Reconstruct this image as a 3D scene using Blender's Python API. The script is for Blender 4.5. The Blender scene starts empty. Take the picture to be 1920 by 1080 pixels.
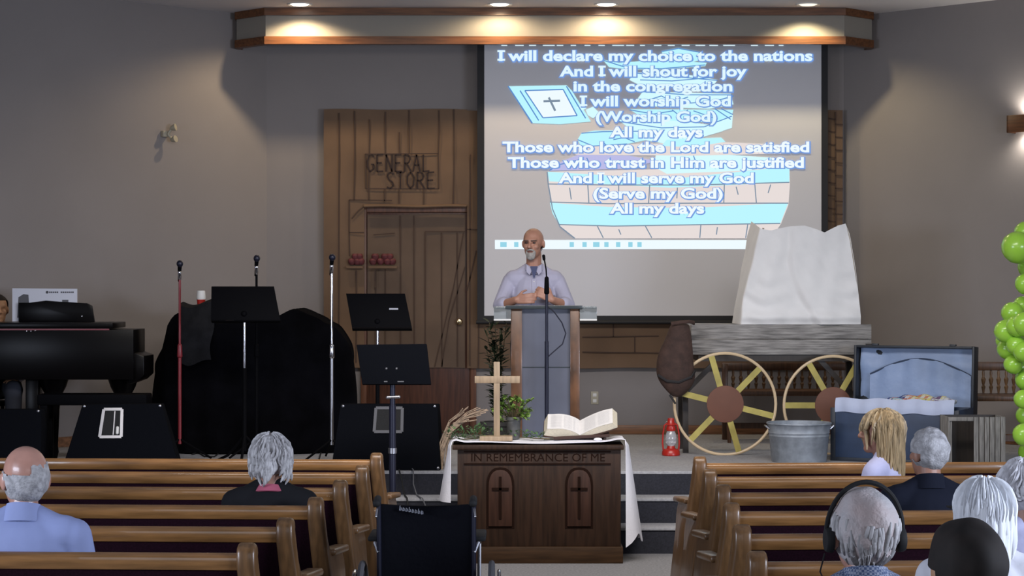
import bpy, math, random
from mathutils import Vector, Matrix, Euler
random.seed(7)
R = math.radians
SC = bpy.context.scene
COL = SC.collection
FPX, CAMZ = 3914.0, 1.9            # focal length in pixels of the 1920 px frame, eye height

# ---------------------------------------------------------------- camera, world, lights, exposure
cd = bpy.data.cameras.new('camera'); cam = bpy.data.objects.new('camera', cd); COL.objects.link(cam)
cam.location = (0, 0, CAMZ); cam.rotation_euler = (R(90), 0, 0)
cd.sensor_width = 36.0; cd.lens = FPX / 1920 * 36.0; cd.clip_end = 100
SC.camera = cam
SC.view_settings.view_transform = 'Standard'; SC.view_settings.look = 'None'
SC.view_settings.gamma = 1.0; SC.view_settings.exposure = 0.0; SC.view_settings.use_curve_mapping = False
wd = bpy.data.worlds.new('world'); SC.world = wd; wd.use_nodes = True
wd.node_tree.nodes['Background'].inputs[0].default_value = (0.62, 0.72, 1.0, 1)
wd.node_tree.nodes['Background'].inputs[1].default_value = 0.055

def area(name, loc, target, sx, sy, power, col, spread=0):
    l = bpy.data.lights.new(name, 'AREA'); l.shape = 'RECTANGLE'; l.size = sx; l.size_y = sy
    l.energy = power; l.color = col
    if spread: l.spread = R(spread)
    o = bpy.data.objects.new(name, l); COL.objects.link(o); o.location = loc
    o.rotation_euler = (Vector(target) - Vector(loc)).to_track_quat('-Z', 'Y').to_euler()
    return o
area('window_light_left', (-7.0, 5.0, 2.2), (-0.5, 8.8, 0.9), 4.0, 1.6, 190, (0.74, 0.82, 1.0), 120)
area('window_light_right', (7.0, 5.5, 2.2), (1.0, 9.3, 0.9), 4.0, 1.6, 290, (0.74, 0.82, 1.0), 120)
area('hall_ceiling_light', (0.3, 11.5, 4.3), (0.3, 14.6, 1.0), 5.0, 1.2, 185, (1.0, 0.95, 0.91), 105)
area('hall_rear_light', (0.4, -1.5, 2.8), (0.5, 15.0, 1.7), 5.0, 2.0, 66, (0.90, 0.92, 1.0))

# ---------------------------------------------------------------- helpers
def W(x, y, Y):                     # photo pixel at depth Y -> place in the hall
    return Vector(((x - 960) * Y / FPX, Y, CAMZ - (y - 540) * Y / FPX))
def px(x, Y): return (x - 960) * Y / FPX
def pz(y, Y): return CAMZ - (y - 540) * Y / FPX

class MB:
    def __init__(s): s.v = []; s.f = []
    def add(s, vs, fs, M=None):
        n = len(s.v)
        s.v += [tuple(M @ Vector(p)) if M is not None else tuple(p) for p in vs]
        s.f += [tuple(i + n for i in f) for f in fs]
        return s
    def box(s, x0, x1, y0, y1, z0, z1, M=None):
        return s.add([(x0,y0,z0),(x1,y0,z0),(x1,y1,z0),(x0,y1,z0),(x0,y0,z1),(x1,y0,z1),(x1,y1,z1),(x0,y1,z1)],
              [(3,2,1,0),(4,5,6,7),(0,1,5,4),(1,2,6,5),(2,3,7,6),(3,0,4,7)], M)
    def obox(s, c, d, rot=(0,0,0)):
        M = Matrix.Translation(c) @ Euler(rot).to_matrix().to_4x4()
        return s.box(-d[0]/2, d[0]/2, -d[1]/2, d[1]/2, -d[2]/2, d[2]/2, M)
    def bar(s, p, q, w, h, up=(0,0,1)):
        p, q = Vector(p), Vector(q); z = (q - p); L = z.length; z.normalize()
        u = Vector(up)
        if abs(u.dot(z)) > 0.98: u = Vector((0,1,0))
        x = u.cross(z).normalized(); y = z.cross(x)
        M = Matrix((x, y, z)).transposed().to_4x4(); M.translation = p
        return s.box(-w/2, w/2, -h/2, h/2, 0, L, M)
    def tube(s, pts, r, n=8, flat=1.0, closed=False):
        pts = [Vector(p) for p in pts]; m = len(pts)
        rr = [r]*m if isinstance(r, (int, float)) else r
        base = len(s.v); prev = None
        for i, p in enumerate(pts):
            if closed: t = pts[(i+1) % m] - pts[i-1]
            else: t = pts[min(i+1, m-1)] - pts[max(i-1, 0)]
            t = t.normalized() if t.length > 1e-9 else Vector((0,0,1))
            a = prev if prev is not None else (Vector((0,0,1)) if abs(t.z) < 0.9 else Vector((1,0,0)))
            x = (a - t*a.dot(t))
            if x.length < 1e-6: x = t.orthogonal()
            x.normalize(); y = t.cross(x); prev = x
            for k in range(n):
                an = 2*math.pi*k/n
                s.v.append(tuple(p + x*(math.cos(an)*rr[i]) + y*(math.sin(an)*rr[i]*flat)))
        for i in range(m if closed else m-1):
            a0 = base + i*n; b0 = base + ((i+1) % m)*n
            for k in range(n):
                s.f.append((a0+k, a0+(k+1) % n, b0+(k+1) % n, b0+k))
        if not closed:
            s.f.append(tuple(base+k for k in reversed(range(n))))
            s.f.append(tuple(base+(m-1)*n+k for k in range(n)))
        return s
    def cyl(s, p, q, r, r2=None, n=16): return s.tube([p, q], [r, r if r2 is None else r2], n)
    def cap(s, p, q, r1, r2=None, n=12, k=4):
        p, q = Vector(p), Vector(q); r2 = r1 if r2 is None else r2
        d = (q-p).normalized() if (q-p).length > 1e-6 else Vector((0,0,1))
        P, Q = [], []
        for i in range(k+1):
            a = math.pi/2*(1 - i/k)
            P.append((p - d*r1*math.sin(a), max(r1*math.cos(a), r1*0.05)))
        for i in range(k+1):
            a = math.pi/2*i/k
            Q.append((q + d*r2*math.sin(a), max(r2*math.cos(a), r2*0.05)))
        al = P + Q
        return s.tube([a for a, b in al], [b for a, b in al], n)
    def lathe(s, prof, c=(0,0,0), n=24, M=None):
        base = []; vs = []; fs = []; m = len(prof)
        for r, z in prof:
            for k in range(n):
                a = 2*math.pi*k/n
                vs.append((c[0]+max(r, 1e-4)*math.cos(a), c[1]+max(r, 1e-4)*math.sin(a), c[2]+z))
        for i in range(m-1):
            for k in range(n):
                fs.append((i*n+k, i*n+(k+1) % n, (i+1)*n+(k+1) % n, (i+1)*n+k))
        fs.append(tuple(reversed(range(n)))); fs.append(tuple((m-1)*n+k for k in range(n)))
        return s.add(vs, fs, M)
    def ell(s, c, rad, rot=(0,0,0), nu=18, nv=10):
        M = Matrix.Translation(c) @ Euler(rot).to_matrix().to_4x4()
        vs = [(0,0,-rad[2])]; fs = []
        for j in range(1, nv):
            b = -math.pi/2 + math.pi*j/nv
            for i in range(nu):
                a = 2*math.pi*i/nu
                vs.append((rad[0]*math.cos(a)*math.cos(b), rad[1]*math.sin(a)*math.cos(b), rad[2]*math.sin(b)))
        vs.append((0,0,rad[2])); top = len(vs)-1
        for i in range(nu):
            fs.append((0, 1+(i+1) % nu, 1+i)); fs.append((top, 1+(nv-2)*nu+i, 1+(nv-2)*nu+(i+1) % nu))
        for j in range(nv-2):
            for i in range(nu):
                fs.append((1+j*nu+i, 1+j*nu+(i+1) % nu, 1+(j+1)*nu+(i+1) % nu, 1+(j+1)*nu+i))
        return s.add(vs, fs, M)
    def prism(s, poly, a, b, ax='y', M=None):       # poly in the two other axes, extruded from a to b
        n = len(poly)
        def mk(u, v, w): return {'y': (u, w, v), 'x': (w, u, v), 'z': (u, v, w)}[ax]
        vs = [mk(u, v, a) for u, v in poly] + [mk(u, v, b) for u, v in poly]
        fs = [tuple(range(n)), tuple(reversed(range(n, 2*n)))]
        for i in range(n): fs.append((i, n+i, n+(i+1) % n, (i+1) % n))
        return s.add(vs, fs, M)
    def grid(s, fn, nu, nv, cu=False):
        base = len(s.v); w = nu if cu else nu+1
        for j in range(nv+1):
            for i in range(w): s.v.append(tuple(fn(i/nu, j/nv)))
        for j in range(nv):
            for i in range(nu):
                i2 = (i+1) % w if cu else i+1
                s.f.append((base+j*w+i, base+j*w+i2, base+(j+1)*w+i2, base+(j+1)*w+i))
        return s
    def build(s, name, mat, parent=None, smooth=35, bevel=0, seg=2, solid=0, remesh=0, sm=6, subd=0, loc=None, rot=None):
        me = bpy.data.meshes.new(name); me.from_pydata(s.v, [], s.f); me.validate(); me.update()
        import bmesh
        bm = bmesh.new(); bm.from_mesh(me); bmesh.ops.recalc_face_normals(bm, faces=bm.faces[:]); bm.to_mesh(me); bm.free()
        o = bpy.data.objects.new(name, me); COL.objects.link(o)
        mods = False
        if solid:
            m = o.modifiers.new('solid', 'SOLIDIFY'); m.thickness = solid; m.offset = 0; mods = True
        if remesh:
            m = o.modifiers.new('rm', 'REMESH'); m.mode = 'VOXEL'; m.voxel_size = remesh; mods = True
            m = o.modifiers.new('sm', 'SMOOTH'); m.factor = 0.5; m.iterations = sm
        if bevel:
            m = o.modifiers.new('bv', 'BEVEL'); m.width = bevel; m.segments = seg; m.limit_method = 'ANGLE'; m.angle_limit = R(40); mods = True
        if subd:
            m = o.modifiers.new('sd', 'SUBSURF'); m.levels = subd; m.render_levels = subd; mods = True
        if mods:
            dg = bpy.context.evaluated_depsgraph_get()
            m2 = bpy.data.meshes.new_from_object(o.evaluated_get(dg)); m2.name = name
            o.modifiers.clear(); o.data = m2; me = m2
        if mat is not None:
            me.materials.clear(); me.materials.append(mat)
        if smooth:
            me.polygons.foreach_set('use_smooth', [True]*len(me.polygons))
            if smooth < 180: me.set_sharp_from_angle(angle=R(smooth))
        if parent is not None: o.parent = parent
        if loc is not None: o.location = loc
        if rot is not None: o.rotation_euler = rot
        return o

def tag(o, label, cat, group=None, kind=None):
    if label: o['label'] = label
    if cat: o['category'] = cat
    if group: o['group'] = group
    if kind: o['kind'] = kind
    return o
def thing(name, label, cat, loc=(0,0,0), rz=0, group=None):
    o = bpy.data.objects.new(name, None); COL.objects.link(o); o.empty_display_size = 0.1
    o.location = loc; o.rotation_euler = (0, 0, rz)
    return tag(o, label, cat, group)
def struct(o, label=None, cat=None):
    o['kind'] = 'structure'
    return tag(o, label, cat)
def dup(root, loc, rz=None, label=None, parent=None):
    r = root.copy(); COL.objects.link(r); r.location = loc
    if rz is not None: r.rotation_euler = (0, 0, rz)
    if label: r['label'] = label
    for ch in root.children:
        c = ch.copy(); COL.objects.link(c); c.parent = r
        for g in ch.children:
            d = g.copy(); COL.objects.link(d); d.parent = c
    return r

def mat(name, col, rough=0.6, metal=0.0, var=None, bump=None, emit=0, ecol=None, coat=0, trans=0, alpha=1, stretch=(1,1,1), col2=None, sheen=0, spec=0.5):
    m = bpy.data.materials.new(name); m.use_nodes = True
    nt = m.node_tree; b = nt.nodes['Principled BSDF']
    b.inputs['Base Color'].default_value = (*col, 1); b.inputs['Roughness'].default_value = rough
    b.inputs['Metallic'].default_value = metal; b.inputs['Coat Weight'].default_value = coat
    b.inputs['Transmission Weight'].default_value = trans; b.inputs['Alpha'].default_value = alpha
    b.inputs['Sheen Weight'].default_value = sheen; b.inputs['Specular IOR Level'].default_value = spec
    if emit:
        b.inputs['Emission Color'].default_value = (*(ecol or col), 1); b.inputs['Emission Strength'].default_value = emit
    if var or bump:
        tc = nt.nodes.new('ShaderNodeTexCoord'); mp = nt.nodes.new('ShaderNodeMapping'); mp.inputs['Scale'].default_value = stretch
        nt.links.new(tc.outputs['Object'], mp.inputs['Vector'])
    if var:
        sc, amt = var
        n = nt.nodes.new('ShaderNodeTexNoise'); n.inputs['Scale'].default_value = sc; n.inputs['Detail'].default_value = 6
        nt.links.new(mp.outputs['Vector'], n.inputs['Vector'])
        rp = nt.nodes.new('ShaderNodeValToRGB')
        c2 = col2 or tuple(max(0, c*(1-amt)) for c in col)
        c1 = col if col2 else tuple(min(1, c*(1+amt*0.6)) for c in col)
        rp.color_ramp.elements[0].position = 0.33; rp.color_ramp.elements[0].color = (*c2, 1)
        rp.color_ramp.elements[1].position = 0.68; rp.color_ramp.elements[1].color = (*c1, 1)
        nt.links.new(n.outputs['Fac'], rp.inputs['Fac']); nt.links.new(rp.outputs['Color'], b.inputs['Base Color'])
    if bump:
        sc, st = bump
        n2 = nt.nodes.new('ShaderNodeTexNoise'); n2.inputs['Scale'].default_value = sc; n2.inputs['Detail'].default_value = 4
        nt.links.new(mp.outputs['Vector'], n2.inputs['Vector'])
        bp = nt.nodes.new('ShaderNodeBump'); bp.inputs['Strength'].default_value = st; bp.inputs['Distance'].default_value = 0.01
        nt.links.new(n2.outputs['Fac'], bp.inputs['Height']); nt.links.new(bp.outputs['Normal'], b.inputs['Normal'])
    return m

WOODX, WOODZ = (1.2, 14, 14), (14, 14, 1.2)
M = {}
M['wall'] = mat('wall_paint', (0.26, 0.234, 0.224), 0.85, var=(1.2, 0.05), bump=(180, 0.06))
M['ceiling'] = mat('ceiling_paint', (0.72, 0.69, 0.70), 0.9, var=(1.0, 0.04), bump=(220, 0.1))
M['fascia'] = mat('fascia_paint', (0.27, 0.25, 0.215), 0.85, bump=(150, 0.05))
M['trimwood'] = mat('fascia_trim_wood', (0.15, 0.056, 0.018), 0.4, var=(3, 0.45), stretch=WOODX)
M['basewood'] = mat('baseboard_wood', (0.22, 0.10, 0.045), 0.45, var=(3, 0.4), stretch=WOODX)
M['floor'] = mat('floor_carpet', (0.21, 0.205, 0.21), 0.95, var=(60, 0.25), bump=(300, 0.3))
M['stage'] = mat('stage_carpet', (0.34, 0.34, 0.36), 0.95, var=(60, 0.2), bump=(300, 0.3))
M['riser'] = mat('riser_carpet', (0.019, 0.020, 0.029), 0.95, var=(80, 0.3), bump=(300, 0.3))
M['pew'] = mat('pew_oak', (0.235, 0.112, 0.038), 0.27, var=(3, 0.38), stretch=WOODX, coat=0.45)
M['pewend'] = mat('pew_end_oak', (0.15, 0.076, 0.030), 0.35, var=(3, 0.4), stretch=WOODZ, coat=0.1)
M['pewfab'] = mat('pew_burgundy_fabric', (0.014, 0.0035, 0.008), 0.95, var=(120, 0.3), bump=(400, 0.2), spec=0.08)
M['kraft'] = mat('kraft_paper', (0.155, 0.092, 0.052), 0.8, var=(2.2, 0.16), bump=(5, 0.35))
M['kraft2'] = mat('kraft_paper_door', (0.125, 0.080, 0.052), 0.8, var=(2.2, 0.2), bump=(5, 0.35))
M['marker'] = mat('marker_ink', (0.026, 0.013, 0.011), 0.8)
M['marker2'] = mat('thin_marker_ink', (0.062, 0.034, 0.022), 0.8)
M['apple'] = mat('red_tissue', (0.13, 0.028, 0.032), 0.7, var=(30, 0.4))
M['doorwood'] = mat('door_wood', (0.085, 0.030, 0.016), 0.4, var=(3, 0.4), stretch=WOODZ)
M['jamb'] = mat('door_jamb_wood', (0.15, 0.06, 0.03), 0.45, var=(3, 0.4), stretch=WOODZ)
M['brass'] = mat('polished_brass', (0.85, 0.68, 0.40), 0.18, 1.0)
M['chrome'] = mat('chrome', (0.75, 0.75, 0.80), 0.15, 1.0)
M['steel'] = mat('brushed_steel', (0.42, 0.42, 0.45), 0.35, 1.0)
M['black'] = mat('black_plastic', (0.003, 0.003, 0.004), 0.65, spec=0.04)
M['blackgloss'] = mat('black_lacquer', (0.0025, 0.002, 0.0022), 0.3, spec=0.14)
M['blackcloth'] = mat('black_drape_cloth', (0.0032, 0.0032, 0.0044), 1.0, var=(6, 0.3), bump=(30, 0.3), spec=0.03)
M['greycloth'] = mat('dark_grey_cloth', (0.016, 0.016, 0.018), 1.0, var=(10, 0.3), bump=(60, 0.4), spec=0.1)
M['carpetbox'] = mat('speaker_carpet', (0.0045, 0.005, 0.007), 0.95, bump=(300, 0.4), spec=0.03)
M['grille'] = mat('speaker_grille', (0.004, 0.004, 0.005), 0.7, bump=(400, 0.5))
M['navy'] = mat('navy_metal', (0.010, 0.011, 0.026), 0.4, 0.3)
M['redmetal'] = mat('red_enamel_pole', (0.20, 0.020, 0.028), 0.35)
M['screen'] = mat('screen_fabric', (0.64, 0.635, 0.66), 0.9, bump=(300, 0.02))
M['mask'] = mat('screen_black_mask', (0.008, 0.008, 0.010), 0.7)
M['lyric'] = mat('projected_lyric', (0, 0, 0), 1, emit=1.0, ecol=(0.75, 0.93, 1.0))
M['lyricw'] = mat('projected_lyric_white', (0, 0, 0), 1, emit=1.0, ecol=(0.86, 0.96, 1.0))
M['lyricedge'] = mat('projected_lyric_outline', (0, 0, 0), 1, emit=1.0, ecol=(0.17, 0.33, 0.74))
M['cyan'] = mat('projected_cyan', (0, 0, 0), 1, emit=1.0, ecol=(0.50, 0.92, 1.0))
M['cyan2'] = mat('projected_pale_cyan', (0, 0, 0), 1, emit=1.0, ecol=(0.66, 0.96, 1.0))
M['plank'] = mat('projected_plank', (0, 0, 0), 1, emit=1.0, ecol=(0.80, 0.72, 0.70), var=None)
M['lilac'] = mat('projected_lilac', (0, 0, 0), 1, emit=1.0, ecol=(0.50, 0.50, 0.80))
M['pline'] = mat('projected_line', (0, 0, 0), 1, emit=1.0, ecol=(0.20, 0.27, 0.36))
M['bluel'] = mat('projected_blue_line', (0, 0, 0), 1, emit=1.0, ecol=(0.10, 0.26, 0.62))
M['icon'] = mat('projected_icon', (0, 0, 0), 1, emit=1.0, ecol=(0.30, 0.66, 0.80))
M['lamp'] = mat('lamp_lens', (1, 1, 1), 0.5, emit=9, ecol=(1.0, 0.90, 0.78))
M['lampdim'] = mat('lamp_lens_dim', (1, 1, 1), 0.5, emit=0.9, ecol=(1.0, 0.93, 0.78))
M['white'] = mat('white_plastic', (0.7, 0.69, 0.66), 0.5)
M['ivory'] = mat('ivory_plastic', (0.40, 0.36, 0.27), 0.5)
M['canvas'] = mat('white_canvas', (0.80, 0.79, 0.78), 0.85, var=(4, 0.05), bump=(7, 0.5))
M['cloth'] = mat('white_tablecloth', (0.72, 0.71, 0.76), 0.85, bump=(70, 0.25))
M['weathered'] = mat('weathered_grey_board', (0.30, 0.285, 0.27), 0.85, var=(5, 0.5), stretch=(1.0, 12, 12), bump=(30, 0.5))
M['darkwood'] = mat('dark_stained_wood', (0.024, 0.017, 0.013), 0.5, var=(4, 0.3), stretch=WOODZ)
M['tablewood'] = mat('table_walnut', (0.030, 0.0145, 0.008), 0.55, var=(3, 0.4), stretch=WOODZ, spec=0.2)
M['tablepanel'] = mat('table_arch_panel', (0.042, 0.0185, 0.0115), 0.55, var=(3, 0.35), stretch=WOODZ, spec=0.2)
M['tablecarve'] = mat('table_carving', (0.014, 0.007, 0.005), 0.8, spec=0.02)
M['tablebase'] = mat('table_plinth', (0.046, 0.023, 0.010), 0.55, var=(3, 0.4), stretch=WOODX, spec=0.2)
M['burl'] = mat('lectern_burl_wood', (0.13, 0.058, 0.026), 0.35, var=(9, 0.6), coat=0.2, stretch=(1, 1, 0.5))
M['frost'] = mat('frosted_acrylic', (0.115, 0.124, 0.165), 0.35, var=(3, 0.12))
M['glass'] = mat('clear_acrylic', (0.55, 0.6, 0.62), 0.08, trans=0.75)
M['deskdark'] = mat('dark_glass_edge', (0.05, 0.06, 0.065), 0.15)
M['pine'] = mat('pale_pine', (0.30, 0.215, 0.135), 0.55, var=(4, 0.25), stretch=WOODZ)
M['leaf'] = mat('fresh_leaf', (0.16, 0.27, 0.045), 0.55, var=(20, 0.4))
M['ivyleaf'] = mat('dull_ivy_leaf', (0.065, 0.13, 0.045), 0.6, var=(20, 0.5))
M['darkleaf'] = mat('dark_palm_leaf', (0.012, 0.03, 0.010), 0.6, var=(10, 0.4))
M['stem'] = mat('plant_stem', (0.10, 0.08, 0.04), 0.8)
M['pot'] = mat('grey_pot', (0.085, 0.085, 0.085), 0.6, var=(15, 0.2))
M['twig'] = mat('dry_twig', (0.42, 0.31, 0.22), 0.85, var=(30, 0.4))
M['page'] = mat('bible_page', (0.62, 0.60, 0.585), 0.8, var=(40, 0.04))
M['pageedge'] = mat('bible_page_edge', (0.60, 0.54, 0.42), 0.7, var=(80, 0.25), stretch=(1, 1, 12))
M['leather'] = mat('brown_leather_cover', (0.045, 0.020, 0.014), 0.5)
M['inkline'] = mat('printed_text', (0.42, 0.41, 0.42), 0.8)
M['hoop'] = mat('cream_hoop', (0.62, 0.47, 0.29), 0.4)
M['spoke'] = mat('yellow_spoke', (0.42, 0.35, 0.09), 0.6, var=(9, 0.2))
M['hub'] = mat('brown_hub', (0.155, 0.062, 0.038), 0.7, var=(6, 0.12))
M['sack'] = mat('brown_hide', (0.055, 0.029, 0.022), 0.85, var=(14, 0.35), bump=(60, 0.4))
M['strap'] = mat('dark_strap', (0.012, 0.010, 0.011), 0.6)
M['lantern'] = mat('red_lantern_enamel', (0.42, 0.022, 0.015), 0.3)
M['lanternglass'] = mat('lantern_glass', (0.75, 0.75, 0.78), 0.1, trans=0.6)
M['zinc'] = mat('galvanised_zinc', (0.27, 0.30, 0.34), 0.55, 0.25, var=(14, 0.25))
M['trunk'] = mat('trunk_navy_board', (0.022, 0.040, 0.085), 0.55, var=(6, 0.25))
M['trunkedge'] = mat('trunk_dark_edge', (0.016, 0.020, 0.028), 0.5)
M['lining'] = mat('trunk_blue_satin', (0.25, 0.335, 0.52), 0.5, var=(5, 0.1), bump=(7, 1.0))
M['liningw'] = mat('trunk_pale_lining', (0.42, 0.47, 0.62), 0.6, bump=(9, 0.5))
M['crate'] = mat('grey_crate_slat', (0.20, 0.19, 0.175), 0.8, var=(6, 0.45), stretch=WOODZ)
M['bench'] = mat('bench_maple', (0.105, 0.048, 0.022), 0.4, var=(4, 0.4), stretch=WOODZ)
M['spindle'] = mat('bench_spindle', (0.20, 0.11, 0.05), 0.4, var=(8, 0.4))
M['balloon'] = mat('lime_balloon', (0.33, 0.62, 0.06), 0.25, coat=0.2)
M['skin'] = mat('skin_tone', (0.38, 0.19, 0.13), 0.5, var=(9, 0.12))
M['skin2'] = mat('skin_pink', (0.48, 0.25, 0.19), 0.35, var=(7, 0.2), coat=0.2)
M['skin3'] = mat('skin_tan', (0.50, 0.27, 0.15), 0.5, var=(9, 0.15))
M['greyhair'] = mat('grey_hair', (0.48, 0.465, 0.47), 0.6, var=(25, 0.45), stretch=(3, 3, 0.7))
M['thinhair'] = mat('thinning_grey_hair', (0.46, 0.45, 0.46), 0.6, var=(7, 0.3), col2=(0.45, 0.36, 0.345), bump=(80, 0.4))
M['silverhair'] = mat('silver_curls', (0.58, 0.57, 0.60), 0.6, var=(25, 0.35))
M['croppedhair'] = mat('cropped_grey_hair', (0.42, 0.41, 0.42), 0.7, var=(40, 0.35), bump=(120, 0.5))
M['whitehair'] = mat('white_straight_hair', (0.74, 0.76, 0.80), 0.45, var=(12, 0.12), stretch=(6, 6, 0.5))
M['blondhair'] = mat('blonde_hair', (0.43, 0.31, 0.17), 0.45, var=(10, 0.55), stretch=(7, 7, 0.6))
M['darkhair'] = mat('dark_brown_hair', (0.014, 0.009, 0.007), 0.8, var=(20, 0.4))
M['beard'] = mat('grey_beard', (0.32, 0.30, 0.28), 0.8, var=(60, 0.3))
M['brow'] = mat('dark_brow', (0.10, 0.06, 0.045), 0.8)
M['eye'] = mat('eye_dark', (0.03, 0.02, 0.02), 0.2)
M['lip'] = mat('mouth_dark', (0.14, 0.045, 0.04), 0.5)
M['shirt'] = mat('lavender_grey_shirt', (0.40, 0.39, 0.50), 0.85, var=(3, 0.08), bump=(9, 0.5))
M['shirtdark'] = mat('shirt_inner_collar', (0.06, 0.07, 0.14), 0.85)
M['blueshirt'] = mat('pale_blue_shirt', (0.27, 0.32, 0.56), 0.8, var=(3, 0.08), bump=(7, 0.5))
M['blackjacket'] = mat('black_jacket', (0.010, 0.010, 0.012), 0.9, bump=(12, 0.3), spec=0.2)
M['navyjacket'] = mat('navy_jacket', (0.008, 0.010, 0.020), 0.9, bump=(12, 0.3), spec=0.2)
M['whiteblouse'] = mat('white_blouse', (0.66, 0.66, 0.72), 0.8, bump=(12, 0.5))
M['lilacblouse'] = mat('pale_lilac_blouse', (0.50, 0.50, 0.70), 0.8, bump=(12, 0.5))
M['plaid'] = mat('blue_check_shirt', (0.10, 0.13, 0.22), 0.8)
M['trousers'] = mat('dark_trousers', (0.020, 0.022, 0.032), 0.85)
M['pink'] = mat('pink_collar', (0.45, 0.10, 0.16), 0.7)
M['nylon'] = mat('black_nylon', (0.003, 0.0033, 0.006), 0.8, bump=(40, 0.25), spec=0.1)
M['tyre'] = mat('grey_tyre', (0.10, 0.10, 0.11), 0.8)
M['paper'] = mat('sheet_paper', (0.62, 0.63, 0.70), 0.7)
M['print'] = mat('print_grey', (0.07, 0.07, 0.08), 0.8)
M['rubber'] = mat('black_rubber', (0.006, 0.006, 0.007), 0.8)
M['paleprint'] = mat('pale_print', (0.35, 0.36, 0.42), 0.7)
M['quiltred'] = mat('quilt_red', (0.45, 0.10, 0.07), 0.9)
M['quiltorange'] = mat('quilt_orange', (0.55, 0.24, 0.14), 0.9)
M['quiltblue'] = mat('quilt_blue', (0.04, 0.07, 0.24), 0.9)
M['quiltyellow'] = mat('quilt_yellow', (0.62, 0.56, 0.20), 0.9)
M['quiltwhite'] = mat('quilt_white', (0.62, 0.64, 0.70), 0.9)
M['quiltteal'] = mat('quilt_teal', (0.20, 0.42, 0.50), 0.9)
M['quiltplum'] = mat('quilt_plum', (0.16, 0.10, 0.20), 0.9)
# check pattern woven into the shirt cloth
nt = M['plaid'].node_tree; tc = nt.nodes.new('ShaderNodeTexCoord'); ck = nt.nodes.new('ShaderNodeTexChecker')
ck.inputs['Scale'].default_value = 130; ck.inputs['Color1'].default_value = (0.06, 0.09, 0.18, 1); ck.inputs['Color2'].default_value = (0.26, 0.29, 0.38, 1)
nt.links.new(tc.outputs['Object'], ck.inputs['Vector']); nt.links.new(ck.outputs['Color'], nt.nodes['Principled BSDF'].inputs['Base Color'])

# ---------------------------------------------------------------- the hall
ST = 0.54                              # stage height
YB, YF, ZC = 19.4, 18.75, 4.417        # back wall, fascia front, ceiling
XL, XR = px(500, YB), px(1582, YB)     # back wall corners
YE = 14.93                             # foot of the steps
struct(MB().box(-9, 9, -3, 22, -0.12, 0).build('floor', M['floor'], smooth=0))
struct(MB().box(-9, 9, YE+0.58, YB+0.3, 0.0, ST).build('stage_floor', M['stage'], smooth=0, bevel=0.012))
for k in (0, 1):
    st = thing('stage_step', None, None, (0, 0, 0)); struct(st)
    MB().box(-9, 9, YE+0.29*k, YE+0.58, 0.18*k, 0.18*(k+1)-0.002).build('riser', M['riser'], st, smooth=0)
    MB().box(-9, 9, YE+0.29*k-0.012, YE+0.29*k+0.30, 0.18*(k+1)-0.014, 0.18*(k+1)+0.006).build('tread', M['stage'], st, bevel=0.005)
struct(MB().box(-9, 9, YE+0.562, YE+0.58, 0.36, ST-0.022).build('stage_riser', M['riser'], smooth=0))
# walls (each a slab with thickness)
struct(MB().prism([(XL, YB), (XL-0.2, YB+0.25), (XR+0.2, YB+0.25), (XR, YB)], 0, ZC+0.3, 'z').build('wall_back', M['wall'], smooth=0))
S_ = 6.0
struct(MB().prism([(XL, YB), (XL-S_, YB-S_), (XL-S_-0.2, YB-S_+0.2), (XL-0.2, YB+0.25)], 0, ZC+0.3, 'z').build('wall_left', M['wall'], smooth=0))
struct(MB().prism([(XR, YB), (XR+S_, YB-S_), (XR+S_+0.2, YB-S_+0.2), (XR+0.2, YB+0.25)], 0, ZC+0.3, 'z').build('wall_right', M['wall'], smooth=0))
struct(MB().box(-10, 10, 6.5, YB+0.3, ZC, ZC+0.2).build('ceiling', M['ceiling'], smooth=0))
# baseboards
DX0, DX1 = px(688, YB), px(882, YB)    # real door in the back wall
b = MB(); b.box(XL, DX0-0.06, YB-0.018, YB, ST, ST+0.085).box(DX1+0.07, XR, YB-0.018, YB, ST, ST+0.085)
struct(b.build('baseboard_back', M['basewood'], bevel=0.004))
for sgn, x0, nm in ((-1, XL, 'baseboard_left'), (1, XR, 'baseboard_right')):
    b = MB(); b.bar((x0+sgn*0.02, YB-0.02-0.009, ST+0.045), (x0+sgn*5.9, YB-5.9-0.009, ST+0.045), 0.018, 0.085)
    struct(b.build(nm, M['basewood']))
# fascia: boxed soffit over the platform with chamfered ends and two wooden trims
fx0, fx1 = px(498, YF), px(1583, YF); ex0, ex1 = fx0-0.30, fx1+0.30
zb = pz(83, YF)
def fpoly(o): return [(fx0-o*0.4, YF-o), (fx1+o*0.4, YF-o), (ex1+o*0.7, YF+0.30-o*0.7), (ex1+o*0.7, YB), (ex0-o*0.7, YB), (ex0-o*0.7, YF+0.30-o*0.7)]
fa = thing('trim_1', None, None); struct(fa)
def valance(o, th, z0, z1):
    q = fpoly(o); path = [q[4], q[5], q[0], q[1], q[2], q[3]]
    q2 = fpoly(o-th); inn = [q2[4], q2[5], q2[0], q2[1], q2[2], q2[3]]
    b = MB()
    for k in range(5):
        b.prism([path[k], path[k+1], inn[k+1], inn[k]], z0, z1, 'z')
    return b
valance(0, 0.05, zb+0.02, ZC).build('fascia_board', M['fascia'], fa, smooth=0)
valance(0.022, 0.075, ZC-0.068, ZC-0.002).build('upper_trim', M['trimwood'], fa, smooth=0)
valance(0.022, 0.075, zb, zb+0.070).build('lower_trim', M['trimwood'], fa, smooth=0)

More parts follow.
